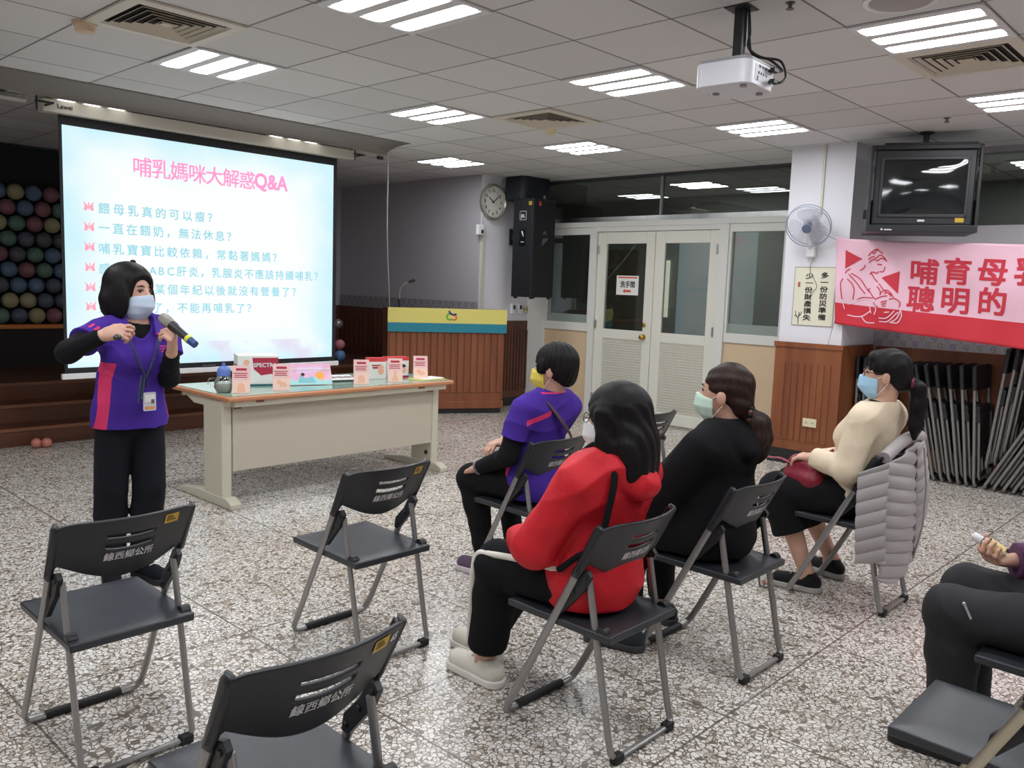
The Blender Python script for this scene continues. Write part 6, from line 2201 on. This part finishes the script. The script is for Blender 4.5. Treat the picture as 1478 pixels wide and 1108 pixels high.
def person_cream():
    p = sit((4.26, 1.50, 0), (4.26, 1.485, 1.150), (-.34, .94, -.02), dict(
        pel=(4.26, 1.570, .545), waist=(4.26, 1.550, .68), chest=(4.26, 1.535, .85), shL=(4.095, 1.515, .935), shR=(4.425, 1.49, .935),
        elL=(4.035, 1.545, .695), wrL=(4.12, 1.745, .71), elR=(4.46, 1.61, .70), wrR=(4.28, 1.79, .67),
        hipL=(4.18, 1.585, .535), hipR=(4.34, 1.585, .535), knL=(4.13, 1.93, .50), knR=(4.36, 1.95, .50), anL=(4.165, 1.765, .10), anR=(4.50, 1.77, .10)), w=1.0)
    seat_limbs(p, (4.26, 1.485, 1.0), ((-.2, 1, 0), (.25, 1, 0)))
    p.hand('L', (.05, .95, -.05), (-.2, .1, 1), curl=(.45, .55, .4), thumb=(.4, .3)); p.hand('R', (-.4, .8, -.3), (.4, .1, .9), curl=(.6, .6, .4))
    p.finish('seated person in cream sweater with black ponytail holding a red bag')
    J, f, l = p.J, p.f, p.l
    p.eyes()
    F = Field(.006); F.cone(p.nb - V(0, 0, .05), p.nb + V(0, 0, .03), .074, .062, .02); F.cut(p.nb + V(0, 0, .025), V(0, -.1, 1))
    p.add(F, 'black_collar', BLACKC)
    F = Field(.006)
    p.torso(F, .032)
    F.cone(J['pel'] + V(0, 0, .005), J['waist'], .150, .142, .03, (f, 1.12))
    F.cone(J['pel'] + f * .07 + V(0, 0, .04), J['chest'] + f * .05 - V(0, 0, .06), .10, .098, .04)
    for S in 'LR':
        p.arm(F, S, .024, .97, r=(.050, .046, .042, .030))
    F.ell(p.nb + V(0, 0, .045), (.066, .070, .055), None, .012, 's')
    F.cut(V(0, 1.5, .475), (0, .15, -1)); F.cut(p.nb + V(0, 0, .022), (0, 0, 1))
    F.noise = wrinkles(.0055, 28, 9.0)
    p.add(F, 'sweater', CREAMC, label='cream knit sweater')
    pants(p, BLACKC, 'cropped black trousers', o=.022, t1=.50, r=(.092, .076, .078, .078), amp=.004)
    SH = cloth('black_knit_shoe', (26, 26, 30)); SOLE = mat('grey_white_sole', (176, 172, 166), .6)
    p.shoe('L', (-.2, 1, 0), SH, SOLE, .96, .10); p.shoe('R', (.25, 1, 0), SH, SOLE, .96, .10)
    F = Field(.005)
    E = lambda c, r, k=.025, op='u': F.ell(p.h(*c), V(*r), p.HM, k, op)
    E((0, -.018, .036), (.084, .104, .095)); E((0, -.070, -.02), (.072, .050, .062)); E((0, .052, .085), (.055, .030, .030), .02)
    E((0, .110, -.062), (.080, .075, .105), .012, 's')
    for q in (-1, 1):
        E((q * .085, .012, -.050), (.030, .036, .052), .012, 's')
    F.chain([p.h(0, -.110, -.02), p.h(0, -.150, -.06), p.h(0, -.155, -.14), p.h(0, -.150, -.24), p.h(0, -.145, -.30)], [.022, .034, .038, .034, .014], .02, flat=(p.HM[:, 0], 1.0))
    HM, hc = p.HM, p.hc
    F.noise = lambda P: .0018 * np.sin(((P - hc) @ HM)[:, 0] * 190 + ((P - hc) @ HM)[:, 1] * 90)
    p.add(F, 'hair', HAIR_BLACK)
    mb = MB(); mb.tube([p.h(.026 * math.cos(a), -.122, -.035 + .026 * math.sin(a)) for a in [2 * PI * i / 18 for i in range(18)]], .010, 8, closed=True)
    p.addmb(mb, 'hair_tie', mat('tie_wine', (112, 28, 56), .6), smooth='all')
    p.mask(MASK_SKY, 'sky blue face mask'); glasses(p, mat('glasses_brown', (60, 34, 34), .3))
    # the red bag in the lap
    M_WINE = mat('wine_leather', (134, 24, 46), .42, bump=(120, .15))
    F = Field(.005); b = V(4.14, 1.80, .605)
    F.cone(b + V(-.02, -.055, -.01), b + V(.02, .055, -.01), .066, .066, .03)
    F.cone(b + V(-.015, -.05, .06), b + V(.015, .05, .06), .046, .046, .03)
    F.cut(V(0, 0, .552), (0, 0, -1)); F.noise = wrinkles(.003, 60, 2.0)
    o = F.build('handbag', M_WINE, (4.16, 1.79, .55))
    tag(o, 'wine red soft handbag on the lap of the person in cream', 'handbag')
    mb = MB(); mb.tube(spline([(-.03, .05, .10), (-.05, .13, .13), (-.02, .19, .12), (.01, .23, .115)], 6), .009, 8, flat=(.012, .005)); mb.tube(spline([(.02, -.05, .10), (.0, -.09, .16), (.04, -.10, .20), (.06, -.06, .16)], 6), .006, 8)
    mb.build('strap', M_WINE, o, smooth=True)
    mb = MB(); mb.box((0, 0, .128), (.02, .10, .008)); mb.build('zip', M_DARKINK, o)
person_cream()

def person_edge():
    p = sit((3.06, .36, 0), (3.08, .34, 1.12), (-.2, .97, 0), dict(
        pel=(3.05, 0.420, .545), waist=(3.06, 0.405, .67), chest=(3.07, 0.380, .835), shL=(2.90, .36, .91), shR=(3.24, .34, .91),
        elL=(2.90, .34, .66), wrL=(2.965, .50, .615), elR=(3.30, .455, .655), wrR=(3.150, .638, .668),
        hipL=(2.97, 0.430, .535), hipR=(3.14, 0.430, .535), knL=(2.945, .755, .515), knR=(3.16, .765, .535), anL=(2.985, .735, .10), anR=(3.18, .74, .10)), w=1.0)
    seat_limbs(p, (3.075, .345, .98), ((-.1, 1, 0), (.1, 1, 0)))
    p.hand('R', (-.82, .56, .06), (-.05, .1, -1), curl=(.75, .95, .7), thumb=(.9, .6)); p.hand('L', (.3, .85, -.3), (0, .3, 1), curl=(.3, .4, .3))
    p.finish('person at the picture edge in dark trousers and plum sleeves holding a bottle')
    J, f, l = p.J, p.f, p.l
    p.eyes()
    PL = cloth('plum_fleece', (82, 40, 78))
    F = Field(.006)
    p.torso(F, .034)
    F.cone(J['pel'] + V(0, 0, .01), J['waist'], .156, .146, .03, (f, 1.12))
    for S in 'LR':
        p.arm(F, S, .024, .97, r=(.050, .046, .044, .036))
    F.cone(p.nb - V(0, 0, .03), p.nb + V(0, 0, .03), .078, .068, .02)
    F.cut(V(0, 0, .47), (0, 0, -1)); F.cut(p.nb + V(0, 0, .03), (0, 0, 1)); F.noise = wrinkles(.0055, 34, 4.0)
    p.add(F, 'fleece_jacket', PL, label='plum fleece jacket')
    tr = pants(p, mat('charcoal_trousers', (30, 31, 34), .8, bump=(300, .1)), 'charcoal outdoor trousers', o=.014, t1=.95, r=(.086, .066, .064, .062), amp=.005)
    mb = MB(); a, b = V(2.872, .70, .572), V(2.868, .675, .530)
    mb.tube([a, b], .004, 6); mb.ball(a, .006, 8)
    for v in mb.bm.verts:
        v.co -= Vector(p.base)
    mb.build('zip_pull', mat('zip_silver', (196, 196, 198), .3, .6), tr)
    p.shoe('L', (-.1, 1, 0), BLACKC, M_RUBBER); p.shoe('R', (.1, 1, 0), BLACKC, M_RUBBER)
    F = Field(.005)
    E = lambda c, r, k=.025, op='u': F.ell(p.h(*c), V(*r), p.HM, k, op)
    E((0, -.018, .036), (.088, .108, .096)); E((0, -.055, -.045), (.085, .070, .080)); E((0, .110, -.055), (.074, .075, .100), .012, 's')
    p.add(F, 'hair', HAIR_BLACK)
    p.mask(MASK_BLUE)
    # bottle with orange-yellow label
    t = thing('sanitizer_bottle', 'small clear bottle with yellow label in the hand at the picture edge', 'bottle', (3.098, .650, .692))
    t.rotation_mode = 'QUATERNION'
    t.rotation_quaternion = Vector((0, 0, 1)).rotation_difference(Vector((-.10, .88, .46)).normalized())
    MB().lathe([(0, 0), (.022, 0), (.025, .004), (.025, .062), (.018, .075), (.012, .08)], n=24).build('body', MATS['clear_plastic'], t, smooth=True)
    MB().lathe([(.0255, .008), (.0258, .008), (.0258, .058), (.0255, .058)], n=24).build('label_sleeve', mat('label_yellow', (222, 196, 130), .5, noise=(60, .3, (1, 1, 1))), t, smooth=True)
    MB().lathe([(0, .08), (.014, .08), (.015, .084), (.015, .098), (.012, .110), (0, .114)], n=20).build('cap', M_WHITE, t, smooth=True)
person_edge()

# ------------------------------------------------------------------ puffer jacket over the chair back
def puffer():
    M_PUF = mat('puffer_grey', (168, 160, 160), .55, sheen=.2, bump=(90, .08))
    t = thing('puffer_jacket', 'light grey quilted puffer jacket hung over the chair back of the person in cream', 'jacket', (4.27, 1.37, 0))
    def sheet(fn_lo, u0, u1, ztop, ph, tilt, y0, bulge, name):
        def g(a, b):
            x = u0 + (u1 - u0) * a
            lo = fn_lo(a)
            z = ztop(a) + (lo - ztop(a)) * b
            s = (z + tilt * (a - .5)) / .062 + ph
            puff = abs(math.sin(PI * s)) ** .6
            y = y0(a, b) - .017 * puff - bulge * math.sin(PI * min(1, b * 1.1)) * math.sin(PI * a) ** .7
            return Vector((x + .010 * math.sin(9 * b + 3 * a), y, z))
        mb = MB(); mb.grid(g, 36, 96)
        return mb.build(name, M_PUF, t, smooth='all', recalc=False, solid=.012)
    # back panel pieces, left and right of the centre seam, hanging behind the backrest
    sheet(lambda a: .20 - .05 * math.sin(PI * a) + .04 * a, -.265, .055, lambda a: .74 + .085 * a, 0, .05, lambda a, b: -.02 - .03 * b + .04 * (1 - a) ** 3, .03, 'left_panel')
    sheet(lambda a: .24 + .13 * a ** .7, .05, .275, lambda a: .825 - .01 * a, .1, -.09, lambda a, b: -.025 - .03 * b + .04 * a ** 2, .035, 'right_panel')
    # sleeve side folding forward round the chair
    def side(a, b):
        z = .70 + .07 * a + (.27 - .70 - .05 * a) * b
        s = (z - .06 * a) / .062
        return Vector((-.283 + .02 * a - .012 * abs(math.sin(PI * s)) ** .6 - .015 * math.sin(PI * b), .10 - .13 * a - .02 * b, z))
    mb = MB(); mb.grid(side, 18, 90); mb.build('side_panel', M_PUF, t, smooth='all', recalc=False, solid=.012)
    mb = MB(); mb.tube(spline([(-.20, .02, .775), (-.05, .01, .825), (.1, .005, .845), (.26, .01, .83)], 8), [.030] * 25, 12)
    mb.build('folded_top', M_PUF, t, smooth=True)
    MB().tube([(.052, -.075, .81), (.055, -.10, .62), (.052, -.10, .42), (.05, -.07, .25)], .004, 6).build('seam', mat('puffer_seam', (140, 132, 134), .6), t)
puffer()

# ------------------------------------------------------------------ small thing on the floor
t = thing('snack_cup', 'clear crumpled cup with orange snack crumbs on the floor', 'cup', (4.055, 1.935, .001))
MB().lathe([(0, 0), (.028, 0), (.036, .05), (.037, .052), (.034, .05), (.027, .003), (0, .003)], n=20).build('cup', MATS['clear_plastic'], t, smooth=True)
mb = MB(); rd = random.Random(5)
for i in range(22):
    a, r = rd.uniform(0, 2 * PI), rd.uniform(0, .026)
    mb.ball((r * math.cos(a), r * math.sin(a), .008 + rd.uniform(0, .02)), rd.uniform(.004, .008), 6, (1, .7, .6))
o = mb.build('snack_crumbs', mat('snack_orange', (206, 110, 40), .6), t, smooth='all')
o['kind'] = 'stuff'
